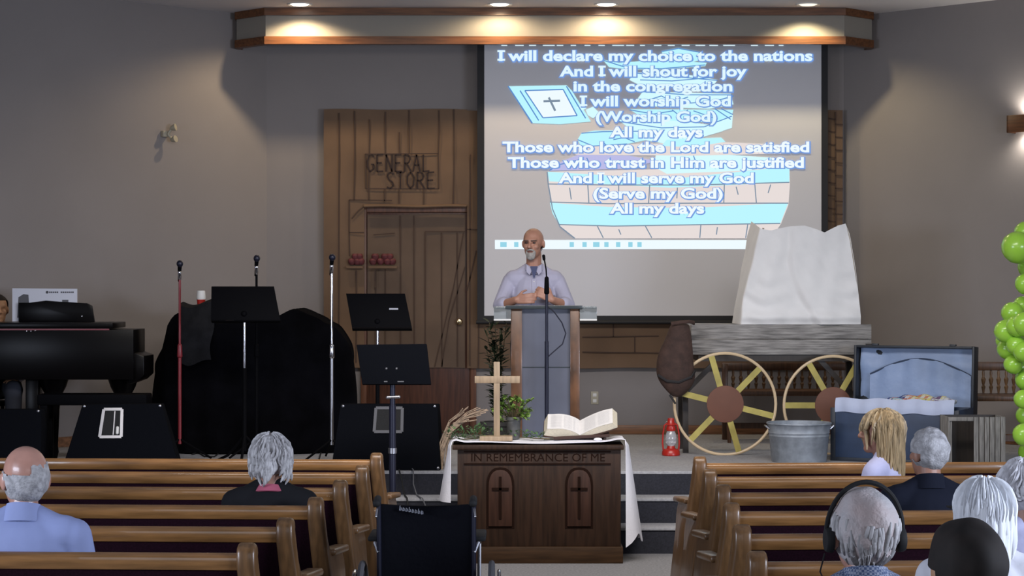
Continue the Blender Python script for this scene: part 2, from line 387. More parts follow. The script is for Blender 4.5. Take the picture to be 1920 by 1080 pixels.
# recessed downlights, each with its own lamp
dl = []
spots = [(562, 0.98, 150, 0.45, 50), (937, 1.0, 176, 0.45, 27), (1137, 1.0, 176, 0.45, 35), (1515, 0.8, 140, 0.5, 44)]
names = ['warm recessed ceiling downlight at the end of the fascia nearest the piano',
         'warm recessed ceiling downlight above the left edge of the projection screen',
         'warm recessed ceiling downlight above the middle of the projection screen',
         'dim recessed ceiling downlight above the wagon end of the fascia']
for i, (x, k, ang, bl, pw) in enumerate(spots):
    X = px(x, 18.5)
    t = thing('recessed_downlight', names[i], 'ceiling light', (X, 18.5, ZC), 0, 'downlights along the fascia')
    MB().lathe([(0.082, -0.003), (0.105, -0.010), (0.112, -0.004), (0.112, 0.0), (0.082, 0.0)], n=32).build('trim_ring', M['white'], t)
    MB().lathe([(0.0, -0.016), (0.06, -0.013), (0.082, -0.003), (0.082, 0.002)], n=32).build('lens', M['lampdim'] if i == 3 else M['lamp'], t)
    l = bpy.data.lights.new('downlight_lamp', 'SPOT'); l.energy = pw; l.color = (1.0, 0.77, 0.48) if i < 3 else (1.0, 0.83, 0.50)
    l.spot_size = R(ang); l.spot_blend = bl; l.shadow_soft_size = 0.03
    o = bpy.data.objects.new('downlight_lamp', l); COL.objects.link(o); o.location = (X, 18.5, ZC-0.035); o.rotation_euler = (0, 0, 0)

# wall sconce on the right wall
s_ = (945*YB - XR*FPX) / (945 + FPX); sx, sy = XR + s_, YB - s_
t = thing('wall_sconce', 'wooden band wall sconce throwing light up and down the right wall', 'wall lamp', (sx-0.001, sy-0.001, pz(234, sy)), R(-45))
MB().box(-0.02, 0.30, -0.12, -0.10, -0.075, 0.075).box(-0.02, 0.0, -0.12, 0.0, -0.075, 0.075).box(0.28, 0.30, -0.12, 0.0, -0.075, 0.075).build('wood_band', M['trimwood'], t, bevel=0.003)
MB().cap((0.07, -0.05, 0), (0.21, -0.05, 0), 0.03).build('bulb', M['lamp'], t)
for dz, rx in ((0.07, 180), (-0.07, 0)):
    l = bpy.data.lights.new('sconce_lamp', 'SPOT'); l.energy = 14; l.color = (1.0, 0.93, 0.82); l.spot_size = R(150); l.spot_blend = 0.9; l.shadow_soft_size = 0.04
    o = bpy.data.objects.new('sconce_lamp', l); COL.objects.link(o); o.parent = t
    o.location = (0.14, -0.055, dz); o.rotation_euler = (R(rx), 0, 0)

# emergency twin-head light on the left wall
s_ = (960-307); s_ = (653*YB + XL*FPX) / (653 + FPX); ex, ey = XL - s_, YB - s_
t = thing('emergency_light', 'small beige twin-head emergency light high on the left wall', 'wall lamp', (ex, ey, pz(252, ey)), R(45))
MB().box(-0.035, 0.035, -0.045, 0.0, -0.025, 0.03).build('housing', M['ivory'], t, bevel=0.006)
for dx, dz, ang in ((0.045, 0.070, 0.5), (0.05, -0.060, -0.4)):
    h = MB(); h.cyl((0.01, -0.05, 0), (dx*0.8, -0.075, dz*0.8), 0.012)
    h.lathe([(0.014, -0.024), (0.026, 0.0), (0.032, 0.026), (0.022, 0.028)], n=16, M=Matrix.Translation((dx*0.8, -0.09, dz*0.8)) @ Euler((R(75), ang, R(25))).to_matrix().to_4x4())
    h.build('lamp_head', M['ivory'], t)

# door in the back wall and outlet
d = thing('door_1', None, None, ((DX0+DX1)/2, YB, ST)); struct(d)
w2 = (DX1-DX0)/2; dh = 2.06
MB().box(-w2, w2, -0.03, -0.002, 0.01, dh).build('door_leaf', M['doorwood'], d, bevel=0.003)
MB().box(-w2-0.055, -w2, -0.05, 0, 0, dh+0.055).box(w2, w2+0.055, -0.05, 0, 0, dh+0.055).box(-w2, w2, -0.05, 0, dh, dh+0.055).build('door_frame', M['jamb'], d, bevel=0.004)
MB().lathe([(0.026, 0), (0.026, 0.008), (0.011, 0.012), (0.011, 0.035), (0.027, 0.045), (0.03, 0.06), (0.02, 0.072), (0, 0.075)], n=20, M=Matrix.Translation((px(862, YB)-(DX0+DX1)/2, -0.045, pz(603, YB)-ST)) @ Euler((R(90), 0, 0)).to_matrix().to_4x4()).build('door_knob', M['brass'], d)
t = thing('wall_outlet', 'ivory wall outlet plate low on the back wall right of the lectern', 'outlet', (px(1115, YB), YB, pz(746, YB)))
MB().box(-0.036, 0.036, -0.008, 0, -0.06, 0.06).build('cover_plate', M['ivory'], t, bevel=0.003)
MB().box(-0.017, 0.017, -0.010, -0.007, 0.012, 0.042).box(-0.017, 0.017, -0.010, -0.007, -0.042, -0.012).build('socket', M['white'], t, bevel=0.002)

# ---------------------------------------------------------------- kraft paper shop front
YP = 19.30
kp = thing('paper_backdrop', 'brown kraft paper shop front with hand drawn planks hung across the back wall', 'backdrop', (0, YP, 0))
def sheet(x0, x1, y0, y1, nu, nv, amp=0.006, Y=YP, ph=0):
    m = MB()
    def fn(u, v):
        X = x0+(x1-x0)*u; y = y0+(y1-y0)*v
        q = W(X, y, Y)
        return (q.x, amp*math.sin(q.x*9+ph)*math.cos(q.z*5+ph) + amp*0.7*math.sin(q.z*13+q.x*4), q.z + 0.004*math.sin(q.x*7))
    m.grid(fn, nu, nv); return m
m = sheet(607, 683, 205, 690, 8, 30); m2 = sheet(683, 876, 205, 386, 16, 14); m3 = sheet(876, 1580, 207, 690, 50, 30)
MB().add(m.v, m.f).add(m2.v, m2.f).add(m3.v, m3.f).build('paper_sheet', M['kraft'], kp, solid=0.0015, smooth=60)
m = MB()                                        # curled flap over the doorway
m.grid(lambda u, v: (px(683+192*u, YP), -0.012-0.028*math.sin(v*2.6), pz(384.5, YP)+0.004*math.sin(u*9)+0.014*math.cos(v*3.0)-0.010), 24, 6)
m.build('curled_flap', M['kraft'], kp, solid=0.0015, smooth=60)
# paper on the door itself, with the ledged door drawn on it
m = sheet(689, 872, 402, 690, 16, 20, 0.004, YP+0.045, 2.0); m.v = [(a, b+0.045, c) for a, b, c in m.v]
m.build('door_paper', M['kraft2'], kp, solid=0.0015, smooth=60)
def ink(lines, name, ma, wd, Y, off):
    b = MB()
    for ln in lines:
        for (xa, ya), (xb, yb) in zip(ln[:-1], ln[1:]):
            p, q = W(xa, ya, Y), W(xb, yb, Y)
            b.bar((p.x, off, p.z), (q.x, off, q.z), wd, 0.004, up=(0, 1, 0))
    return b.build(name, ma, kp, smooth=0)
L = []
for x, ya, yb in ((636, 212, 685), (665, 208, 375), (693, 224, 288), (692, 320, 375), (723, 210, 288), (722, 355, 380), (749, 248, 288), (749, 355, 382), (767, 207, 288), (795, 355, 384), (823, 207, 290), (851, 205, 384), (882, 290, 686),
                 (655, 375, 480), (704, 505, 540), (668, 507, 680), (898, 500, 690)):
    L.append([(x, ya), (x+random.uniform(-1, 1), (ya+yb)/2), (x+random.uniform(-1, 1), yb)])
L += [[(655, 375), (735, 376)], [(655, 436), (683, 436)], [(660, 410), (672, 396), (682, 388)], [(876, 430), (895, 431)], [(876, 545), (893, 470)],
      [(1092, 632), (1235, 630)], [(1092, 660), (1235, 662)], [(1150, 605), (1150, 632)], [(1190, 632), (1190, 661)]]
for k in range(14):
    y = 222+k*24; L.append([(1553, y), (1566, y+2)]); L.append([(1566, y+11), (1580, y+12)])
L.append([(1566, 210), (1566, 560)])
ink(L, 'drawn_plank_lines', M['marker2'], 0.011, YP, -0.013)
ink([[(685, 289), (822, 288), (823, 354), (686, 354), (685, 289)]], 'sign_outline', M['marker2'], 0.010, YP, -0.014)
G = {'G': [[(.95,.15),(.7,0),(.3,.05),(.05,.4),(.1,.8),(.4,1),(.9,.85),(.92,.58),(.55,.58)]],
     'E': [[(.9,0),(.1,.02),(.1,1),(.95,.98)], [(.1,.5),(.75,.48)]], 'N': [[(.08,1),(.1,0),(.88,1),(.9,0)]],
     'R': [[(.1,1),(.1,0),(.7,.05),(.85,.25),(.65,.48),(.1,.52)], [(.4,.52),(.95,1)]], 'A': [[(0,1),(.45,0),(.95,1)], [(.2,.62),(.75,.62)]],
     'L': [[(.12,0),(.12,1),(.95,.95)]], 'S': [[(.9,.12),(.5,0),(.12,.2),(.3,.45),(.75,.6),(.88,.82),(.5,1),(.08,.9)]],
     'T': [[(0,.04),(1,0)], [(.5,0),(.48,1)]], 'O': [[(.5,0),(.1,.25),(.08,.7),(.45,1),(.85,.8),(.92,.3),(.5,0)]]}
L = []
for word, x0, x1, y0, y1 in (('GENERAL', 687, 808, 290, 322), ('STORE', 723, 818, 323, 354)):
    st = (x1-x0)/len(word)
    for i, ch in enumerate(word):
        for pl in G[ch]: L.append([(x0+st*(i+0.08+0.80*u), y0+(y1-y0)*v) for u, v in pl])
ink(L, 'sign_lettering', M['marker'], 0.015, YP, -0.016)
L = [[(750, 404), (751, 540), (751, 688)], [(797, 435), (797, 688)], [(797, 434), (872, 434)], [(828, 436), (828, 560), (829, 688)], [(869, 436), (850, 540), (815, 688)], [(872, 500), (842, 600), (828, 688)],
     [(776, 404), (776, 500), (777, 688)], [(722, 504), (722, 688)], [(700, 440), (740, 437)], [(704, 505), (703, 688)], [(857, 436), (858, 688)]]
ink(L, 'drawn_door_lines', M['marker2'], 0.010, YP, 0.036)
# paper shelves with red apples pasted to the sheet
for (x0, x1, xs) in ((650, 681, [(660, 7), (670, 8), (677, 7), (667, -3), (674, -2)]), (692, 745, [(700, 7), (714, 8), (727, 8), (736, 7), (731, -2), (722, -2), (704, -1)])):
    a, c = W(x0, 501, YP), W(x1, 501, YP)
    sh = MB().box(a.x, c.x, -0.055, -0.012, a.z-0.012, a.z+0.010).build('paper_shelf', M['kraft'], kp, bevel=0.002)
    for xx, dy in xs:
        p = W(xx, 497-dy*1.05-1, YP); q = W(xx, 490 if dy > 0 else 481, YP)
        MB().lathe([(0.0, -0.030), (0.02, -0.032), (0.034, -0.012), (0.036, 0.008), (0.024, 0.026), (0.008, 0.022), (0.0, 0.018)], (q.x, -0.033, q.z), 12).build('red_apple', M['apple'], sh)

# ---------------------------------------------------------------- projection screen
YS = 19.18
ps = thing('projection_screen', 'large pull-down projection screen showing song lyrics over a cartoon of a wooden tub', 'screen', (0, YS, 0))
def SB(x0, x1, y0, y1, ya, yb, m):
    a, c = W(x0, y1, YS), W(x1, y0, YS); m.box(a.x, c.x, ya, yb, a.z, c.z)
m = MB(); SB(903, 1545, 60, 598, -0.004, 0.0, m); m.build('screen_fabric', M['screen'], ps, smooth=0)
m = MB(); SB(895, 908, 60, 603, -0.008, 0.004, m); SB(1540, 1552, 60, 603, -0.008, 0.004, m); SB(908, 1540, 592, 603, -0.008, 0.004, m); m.build('black_mask', M['mask'], ps, smooth=0)
m = MB(); a, c = W(893, 604, YS), W(1554, 604, YS); m.cyl((a.x, 0, a.z), (c.x, 0, c.z), 0.018, n=12); m.build('weight_bar', M['mask'], ps)
m = MB(); a, c = W(885, 58, YS), W(1562, 58, YS); m.box(a.x, c.x, -0.05, 0.10, a.z-0.02, a.z+0.08); m.build('screen_case', M['mask'], ps, bevel=0.01)

def poly(pts, name, ma, lay, parent=ps, ext=0.0006):
    b = MB(); q = [W(x, y, YS) for x, y in pts]
    b.prism([(p.x, p.z) for p in q], -0.0052-lay*0.0008-ext, -0.0052-lay*0.0008, 'y'); return b
def merge(bs):
    r = MB()
    for b in bs: r.add(b.v, b.f)
    return r
def stroke(lines, wd, lay):
    b = MB(); y = -0.0056-lay*0.0008
    for ln in lines:
        for (xa, ya), (xb, yb) in zip(ln[:-1], ln[1:]):
            p, q = W(xa, ya, YS), W(xb, yb, YS)
            b.bar((p.x, y, p.z), (q.x, y, q.z), wd*YS/FPX, 0.0006, up=(0, 1, 0))
    return b
# wooden tub: planks, then cyan hoops, then lines
pl = [poly([(1028,322),(1480,312),(1481,345),(1478,385),(1464,420),(1446,447),(1078,447),(1050,425),(1035,390),(1028,345)], '', None, 0)]
tub = merge(pl).build('projected_tub', M['plank'], ps, smooth=0)
hoops = [poly([(1026,322),(1255,336),(1480,312),(1480,342),(1255,352),(1030,340)], '', None, 1), poly([(1031,380),(1140,388),(1300,390),(1478,380),(1463,419),(1330,421),(1150,424),(1048,420),(1036,400)], '', None, 1)]
merge(hoops).build('projected_hoop', M['cyan'], tub, smooth=0)
ll = [[(1028,345),(1140,347),(1300,347),(1480,342)], [(1031,379),(1140,382),(1300,381),(1478,381)], [(1048,421),(1150,424),(1330,421),(1463,419)], [(1102,346),(1104,380)], [(1160,346),(1160,380)], [(1218,348),(1216,381)], [(1358,346),(1357,381)], [(1415,344),(1418,380)],
      [(1120,424),(1131,446)], [(1210,424),(1222,446)], [(1314,422),(1312,446)], [(1402,420),(1398,446)], [(1068,352),(1071,374)], [(1270,352),(1269,372)], [(1380,350),(1384,365)], [(1445,346),(1440,362)], [(1160,430),(1164,440)], [(1345,426),(1343,440)],
      [(1026,322),(1028,345),(1036,392),(1050,425),(1078,447)]]
stroke(ll, 2.0, 2).build('projected_plank_line', M['pline'], tub, smooth=0)
# heaped cloths rising from the tub
bl = [([(1083,262),(1090,250),(1115,245),(1212,244),(1215,262),(1175,270),(1110,275),(1088,272)], 'cyan'), ([(1160,225),(1240,222),(1372,240),(1374,214),(1355,246),(1300,262),(1250,270),(1205,262)], 'cyan2'),
      ([(1130,112),(1160,118),(1240,112),(1325,118),(1322,124),(1240,130),(1178,130),(1142,126)], 'cyan'), ([(1240,96),(1272,90),(1315,98),(1328,108),(1300,116),(1250,115)], 'cyan'), ([(1190,136),(1260,138),(1300,142),(1345,150),(1340,157),(1280,163),(1200,160),(1180,150)], 'cyan2'),
      ([(1205,172),(1370,176),(1375,196),(1330,204),(1230,200),(1195,186)], 'cyan2'), ([(1180,205),(1375,206),(1372,216),(1340,230),(1210,224)], 'cyan'), ([(1060,300),(1085,290),(1180,292),(1230,302),(1180,316),(1030,320),(1045,308)], 'lilac'),
      ([(1230,290),(1330,288),(1450,296),(1470,310),(1400,320),(1250,326),(1225,312)], 'cyan2'), ([(1060,276),(1210,270),(1330,266),(1475,272),(1470,288),(1300,292),(1080,290)], 'plank'), ([(1250,262),(1352,258),(1360,266),(1300,276),(1240,274)], 'cyan')]
for k in ('cyan', 'cyan2', 'lilac', 'plank'):
    merge([poly(p, '', None, 3+i*0.2) for i, (p, c) in enumerate(bl) if c == k]).build('projected_cloth', M[k], ps, smooth=0)
ll = [[(1160,228),(1240,240),(1320,238),(1372,218)], [(1195,186),(1260,196),(1340,190),(1375,180)], [(1260,206),(1275,218),(1290,206)], [(1150,262),(1170,258),(1190,266)], [(1200,150),(1260,152),(1330,146)], [(1340,204),(1370,224)], [(1352,204),(1374,215)],
      [(1225,296),(1225,312)], [(1100,296),(1110,316)], [(1300,292),(1310,318)], [(1400,296),(1396,316)], [(1130,266),(1140,276)]]
ll += [[(1130,113),(1178,128),(1240,129),(1322,122)], [(1190,137),(1255,143),(1345,151)], [(1200,172),(1290,178),(1372,178)], [(1215,188),(1240,180),(1262,192),(1290,182)], [(1180,206),(1225,214),(1262,208)], [(1300,208),(1340,222)], [(1090,250),(1130,247),(1212,246)], [(1083,262),(1112,274),(1176,270)], [(1030,320),(1048,309),(1085,300)], [(1330,158),(1346,168),(1330,172)], [(1240,97),(1272,91),(1315,99)]]
stroke(ll, 1.8, 7).build('projected_fold_line', M['bluel'], ps, smooth=0)
# tablet with a cross
tb = merge([poly([(953,162),(1062,160),(1072,170),(1108,228),(1050,233),(998,231)], '', None, 3)]).build('projected_tablet', M['cyan'], ps, smooth=0)
merge([poly([(984,170),(1056,168),(1082,217),(1018,221)], '', None, 4)]).build('tablet_page', M['lyricw'], tb, smooth=0)
stroke([[(984,170),(1056,168),(1082,217),(1018,221),(984,170)], [(975,170),(1010,226)], [(953,162),(998,231)], [(1062,162),(1098,222)]], 2.2, 5).build('tablet_outline', M['bluel'], tb, smooth=0)
stroke([[(1029,183),(1041,208)], [(1019,190),(1050,189)]], 4.0, 6).build('tablet_cross', M['pline'], tb, smooth=0)
merge([poly([(1080,202),(1092,197),(1100,203),(1092,207)], '', None, 5), poly([(1098,206),(1112,200),(1124,212),(1112,222),(1102,216)], '', None, 5)]).build('pointing_hand', M['cyan2'], tb, smooth=0)
# task bar
m = MB(); SB(928, 1412, 450, 467, -0.0062, -0.0054, m); bar = m.build('task_bar', M['lyricw'], ps, smooth=0)
for x in (938, 964, 1068, 1092, 1112, 1133, 1155, 1178, 1195):
    m = MB(); SB(x, x+(12 if x in (938, 1112) else 8), 454, 463, -0.0068, -0.0060, m); m.build('task_icon', M['icon'], bar, smooth=0)
m = MB()
for x in range(940, 1500, 26):
    if random.random() < 0.8: SB(x, x+random.randint(8, 22), 84, 86, -0.0062, -0.0054, m)
m.build('cut_off_lettering', M['lyric'], ps, smooth=0)
# lyrics, built from the built-in font
def text_mesh(body, off):
    cu = bpy.data.curves.new('lyric_line', 'FONT'); cu.body = body; cu.size = 1.0; cu.offset = off; cu.resolution_u = 3; cu.fill_mode = 'FRONT'
    o = bpy.data.objects.new('tmp', cu); COL.objects.link(o)
    dg = bpy.context.evaluated_depsgraph_get(); me = bpy.data.meshes.new_from_object(o.evaluated_get(dg))
    v = [tuple(p.co) for p in me.vertices]; f = [tuple(p.vertices) for p in me.polygons]
    bpy.data.objects.remove(o); bpy.data.curves.remove(cu); bpy.data.meshes.remove(me)
    return v, f
LY = [('I will declare my choice to the nations', 936, 1523, 105), ('And I will shout for joy', 1049, 1400, 134), ('in the congregation', 1075, 1373, 162), ('I will worship God', 1090, 1370, 190), ('(Worship God)', 1117, 1343, 219), ('All my days', 1143, 1317, 248),
      ('Those who love the Lord are satisfied', 942, 1517, 276), ('Those who trust in Him are justified', 952, 1507, 305), ('And I will serve my God', 1047, 1413, 334), ('(Serve my God)', 1112, 1355, 363), ('All my days', 1143, 1320, 391)]
for body, x0, x1, yc in LY:
    v, f = text_mesh(body, 0.034); v2, f2 = text_mesh(body, 0.085)
    a0 = min(p[0] for p in v); a1 = max(p[0] for p in v)
    capv, _ = text_mesh('H', 0.034); ch = max(p[1] for p in capv)
    ser = []
    for i, c in enumerate(body):                    # slab serifs on the capital I
        if c == 'I':
            pre, _ = text_mesh(body[:i+1], 0.034); r1 = max(p[0] for p in pre)
            ser.append(r1-0.065)
    base = yc + 9; k = (x1-x0)/(a1-a0); kv = 19.5/ch
    def put(vs, ya, yshift=0, xshift=0):
        out = []
        for p in vs:
            q = W(x0+(p[0]-a0)*k+xshift, base-p[1]*kv+yshift, YS); out.append((q.x, ya, q.z))
        return out
    b = MB(); b.add(put(v, -0.0140), f)
    for sx_ in ser:
        for zz in (0.0, ch-0.13):
            b.add(put([(sx_-0.19, zz, 0), (sx_+0.19, zz, 0), (sx_+0.19, zz+0.13, 0), (sx_-0.19, zz+0.13, 0)], -0.0141), [(0,1,2,3)])
    ln = b.build('lyric_lettering', M['lyric'] if yc < 240 else M['lyricw'], ps, smooth=0)
    b = MB(); b.add(put(v2, -0.0132, 0.8, 0.8), f2).build('lettering_outline', M['lyricedge'], ln, smooth=0)

# ---------------------------------------------------------------- pews
def pew_proto(name, out, label, group, length=3.7):
    # local frame: x = 0 at the aisle end, pew runs to out*length; the sitter faces +y; origin at floor under the top rail
    t = thing(name, label, 'pew', (0, 0, 0), 0, group)
    x0, x1 = 0.05*out, out*length
    prof = [(-0.030, 0.785), (0.018, 0.785), (0.026, 0.80), (0.026, 0.835), (0.012, 0.850), (-0.014, 0.852), (-0.032, 0.840), (-0.036, 0.815)]
    MB().prism(prof, x0, x1, 'x').build('top_rail', M['pew'], t, bevel=0.004, smooth=50)
    MB().prism([(-0.020, 0.785), (0.020, 0.785), (0.11, 0.45), (0.085, 0.43)], x0, x1, 'x').build('back_cushion', M['pewfab'], t, bevel=0.006)
    MB().prism([(0.085, 0.43), (0.10, 0.36), (0.53, 0.38), (0.55, 0.42), (0.53, 0.45), (0.11, 0.45)], x0, x1, 'x').build('seat_cushion', M['pewfab'], t, bevel=0.01)
    MB().prism([(0.10, 0.14), (0.12, 0.14), (0.12, 0.362), (0.10, 0.362)], x0, x1, 'x').build('seat_support', M['pew'], t)
    # end panels: splayed towards the floor, with a rounded head and a forward arm
    head = [(-0.052, 0.80), (-0.055, 0.855), (-0.040, 0.884), (-0.008, 0.894), (0.024, 0.884), (0.040, 0.855), (0.046, 0.80)]
    pol = head + [(0.085, 0.66), (0.13, 0.615), (0.40, 0.600), (0.50, 0.575), (0.535, 0.53), (0.53, 0.47), (0.50, 0.40), (0.505, 0.0), (0.02, 0.0), (0.03, 0.40), (-0.02, 0.62)]
    for sx_, nm in ((0.0, 0), (length, 1)):
        base = out*sx_; o_ = -out if nm == 0 else out
        b = MB()
        def sh(z): return o_*max(0, (0.80-z))*0.11
        n = len(pol); th = 0.075*out
        a = base; c = base + (th if nm == 0 else -th)
        vs = [(a+sh(z), y, z) for y, z in pol] + [(c+sh(z)*0.7, y, z) for y, z in pol]
        fs = [tuple(range(n)), tuple(reversed(range(n, 2*n)))] + [(i, n+i, n+(i+1) % n, (i+1) % n) for i in range(n)]
        b.add(vs, fs)
        e = b.build('end_panel', M['pewend'], t, bevel=0.016, seg=3, smooth=45)
        if nm == 0:
            xa = base + o_*0.022
            MB().bar((xa-o_*0.020, 0.11, 0.612), (xa-o_*0.004, 0.50, 0.588), 0.082, 0.034).build('arm_rest', M['pewend'], e, bevel=0.012, seg=3)
    return t
ROWL = ['frontmost', 'second', 'third', 'fourth', 'fifth', 'sixth', 'seventh', 'eighth', 'ninth']
a3 = R(3.0)
K_ = 4110.0
dl0, dr0, sp = 12.76, 12.50, 0.90
lp = None
for i in range(6):
    Y = dl0 - sp*i
    x = [-242, -268, -308, -353, -408, -478][i]*Y/FPX
    lab = '%s oak pew counted from the platform on the piano side of the aisle' % ROWL[i]
    if lp is None:
        lp = pew_proto('church_pew', -1, lab, 'oak pews left of the aisle'); lp.location = (x, Y, 0); lp.rotation_euler = (0, 0, a3*-1)
    else: dup(lp, (x, Y, 0), -a3, lab)
rp = None
for i in range(9):
    Y = dr0 - sp*i
    x = ([340, 358, 382, 396, 414, 440] + [470, 510, 560])[i]*Y/FPX
    lab = '%s oak pew counted from the platform on the wagon side of the aisle' % ROWL[i]
    if rp is None:
        rp = pew_proto('church_pew', 1, lab, 'oak pews right of the aisle'); rp.location = (x, Y, 0); rp.rotation_euler = (0, 0, a3)
    else: dup(rp, (x, Y, 0), a3, lab)

# ---------------------------------------------------------------- communion table and what stands on it
YT = 14.38
tx0, tx1 = px(848, YT), px(1170, YT); tcx = (tx0+tx1)/2; hw = (tx1-tx0)/2; TH = 0.816
t = thing('communion_table', 'dark walnut communion table with two carved arch panels below the platform', 'table', (tcx, YT, 0))
MB().box(-hw, hw, 0, 0.50, TH-0.032, TH).build('table_top', M['tablewood'], t, bevel=0.006)
MB().box(-hw+0.035, hw-0.02, 0.03, 0.47, 0.10, TH-0.032).build('cabinet_body', M['tablewood'], t, bevel=0.004)
MB().box(-hw+0.02, hw-0.005, 0.012, 0.48, 0.0, 0.115).build('plinth', M['tablebase'], t, bevel=0.006)
MB().box(-hw+0.08, hw-0.09, 0.022, 0.032, TH-0.135, TH-0.125).box(-hw+0.08, hw-0.09, 0.022, 0.032, TH-0.050, TH-0.042).build('frieze_moulding', M['tablecarve'], t)
v, f = text_mesh('IN REMEMBRANCE OF ME', 0.0)
a0 = min(p[0] for p in v); a1 = max(p[0] for p in v); k = (2*hw-0.26)/(a1-a0)
MB().add([(-hw+0.13+(p[0]-a0)*k, 0.0285, TH-0.112+p[1]*0.078) for p in v], f).build('carved_lettering', M['tablecarve'], t, smooth=0)
for xx in (938, 1086):
    cx = px(xx, YT) - tcx
    arch = [(-0.082, 0.255), (0.082, 0.255), (0.082, 0.53)]
    for i in range(7):
        a = i/6; arch.append((0.082*math.cos(a*math.pi/2)**0.75 if i < 6 else 0.0, 0.53+0.115*math.sin(a*math.pi/2)))
    for i in range(5, -1, -1):
        a = i/6; arch.append((-0.082*math.cos(a*math.pi/2)**0.75, 0.53+0.115*math.sin(a*math.pi/2)))
    ap = MB().prism([(cx+u, z) for u, z in arch], 0.016, 0.032, 'y').build('arch_panel', M['tablepanel'], t, bevel=0.004)
    MB().box(cx-0.009, cx+0.009, 0.008, 0.017, 0.31, 0.60).box(cx-0.058, cx+0.058, 0.008, 0.017, 0.505, 0.523).build('carved_cross', M['tablecarve'], ap)
    MB().prism([(cx+u*1.18, 0.43+(z-0.43)*1.08) for u, z in arch], 0.026, 0.034, 'y').build('arch_surround', M['tablecarve'], ap)

# runner: lies on the top and hangs over both ends
tz = TH + 0.003
m = MB()
def runner(u, v):
    # u across the depth, v along the length from the left hem over the top to the right hem
    yy = 0.045 + 0.42*u
    lh, rh = 0.40, 0.72
    L_ = 2*hw + 0.03
    s = v*(lh + L_ + rh)
    wr = min(1.0, u/0.22)**0.7                    # the cloth bellies outwards behind its front edge
    if s < lh:
        d = lh - s; e = d/lh; x = -hw-0.012 - wr*(0.016+0.062*e) - 0.006*math.sin(u*19)*e; z = tz - d
        yy = 0.02 + 0.44*u
    elif s < lh + L_:
        q = (s-lh)/L_; x = -hw-0.014+ (L_)*q; z = tz + 0.012 + 0.010*math.sin(q*9+u*3)*0.5 + 0.022*math.exp(-((q-0.97)/0.06)**2)+0.016*math.exp(-((q-0.03)/0.03)**2)
    else:
        d = s-lh-L_; e = d/rh; x = hw+0.014 + wr*(0.02+0.095*e**0.9) + 0.010*math.sin(u*21)*e; z = tz + 0.01 - d*(1-0.17*wr*e*(0.6+0.4*math.sin(u*14)))
        yy = 0.02 + 0.44*u
    return (x, yy, z)
m.grid(runner, 26, 90)
o = m.build('table_runner', M['cloth'], None, solid=0.004, smooth=80, loc=(tcx, YT, 0)); tag(o, 'white lace-edged cloth over the communion table, hanging down both ends', 'tablecloth')
zt = TH + 0.020
# cross
Yc = 14.60; cxx = px(931.5, Yc)
t = thing('wooden_cross', 'plain pale wooden cross standing on the communion table', 'cross', (cxx, Yc, zt-0.001))
MB().box(-0.022, 0.022, -0.013, 0.013, 0.03, pz(678, Yc)-zt).build('upright', M['pine'], t, bevel=0.003)
MB().box(px(890, Yc)-cxx, px(975, Yc)-cxx, -0.016, 0.010, pz(718, Yc)-zt, pz(705, Yc)-zt).build('cross_beam', M['pine'], t, bevel=0.003)
MB().box(-0.12, 0.11, -0.08, 0.07, 0.0, 0.032).build('cross_base', M['pine'], t, bevel=0.004)
# leaves
def leaf(b, p, d, L_, w, up=Vector((0, 0, 1))):
    d = Vector(d).normalized(); s = d.cross(up)
    s = s.normalized() if s.length > 1e-3 else Vector((1, 0, 0)); n = s.cross(d)
    p = Vector(p)
    b.add([p, p+d*L_*0.35+s*w*0.5+n*w*0.1, p+d*L_*0.75+s*w*0.38, p+d*L_-n*w*0.2, p+d*L_*0.75-s*w*0.38, p+d*L_*0.35-s*w*0.5+n*w*0.1, p+d*L_*0.5-n*w*0.12],
          [(0,1,6),(1,2,6),(2,3,6),(3,4,6),(4,5,6),(5,0,6)])
# potted plant
Yq = 14.74; pxq = px(963, Yq)
t = thing('potted_plant', 'bushy bright green plant in a small grey pot beside the wooden cross', 'plant', (pxq, Yq, zt-0.001))
MB().lathe([(0.0, 0), (0.040, 0.0), (0.044, 0.01), (0.050, 0.13), (0.056, 0.132), (0.056, 0.155), (0.048, 0.155), (0.046, 0.13), (0.0, 0.128)], n=24).build('pot', M['pot'], t)
b = MB(); sb = MB(); rr = random.Random(3)
for i in range(54):
    a = rr.uniform(0, 6.28); r = rr.uniform(0.02, 0.125)
    tip = Vector((r*math.cos(a)*1.15, r*math.sin(a)*0.9, rr.uniform(0.18, 0.33)-r*0.5))
    sb.tube([(0.02*math.cos(a), 0.02*math.sin(a), 0.125), (tip.x*0.6, tip.y*0.6, tip.z*0.75+0.03), tip], 0.0022, 4)
    for k_ in range(9):
        dd = Vector((rr.uniform(-1, 1), rr.uniform(-1, 1), rr.uniform(-0.3, 0.9)))
        leaf(b, tip, dd, rr.uniform(0.022, 0.042), rr.uniform(0.016, 0.026))
sb.build('stems', M['stem'], t); b.build('foliage', M['leaf'], t, smooth=60)
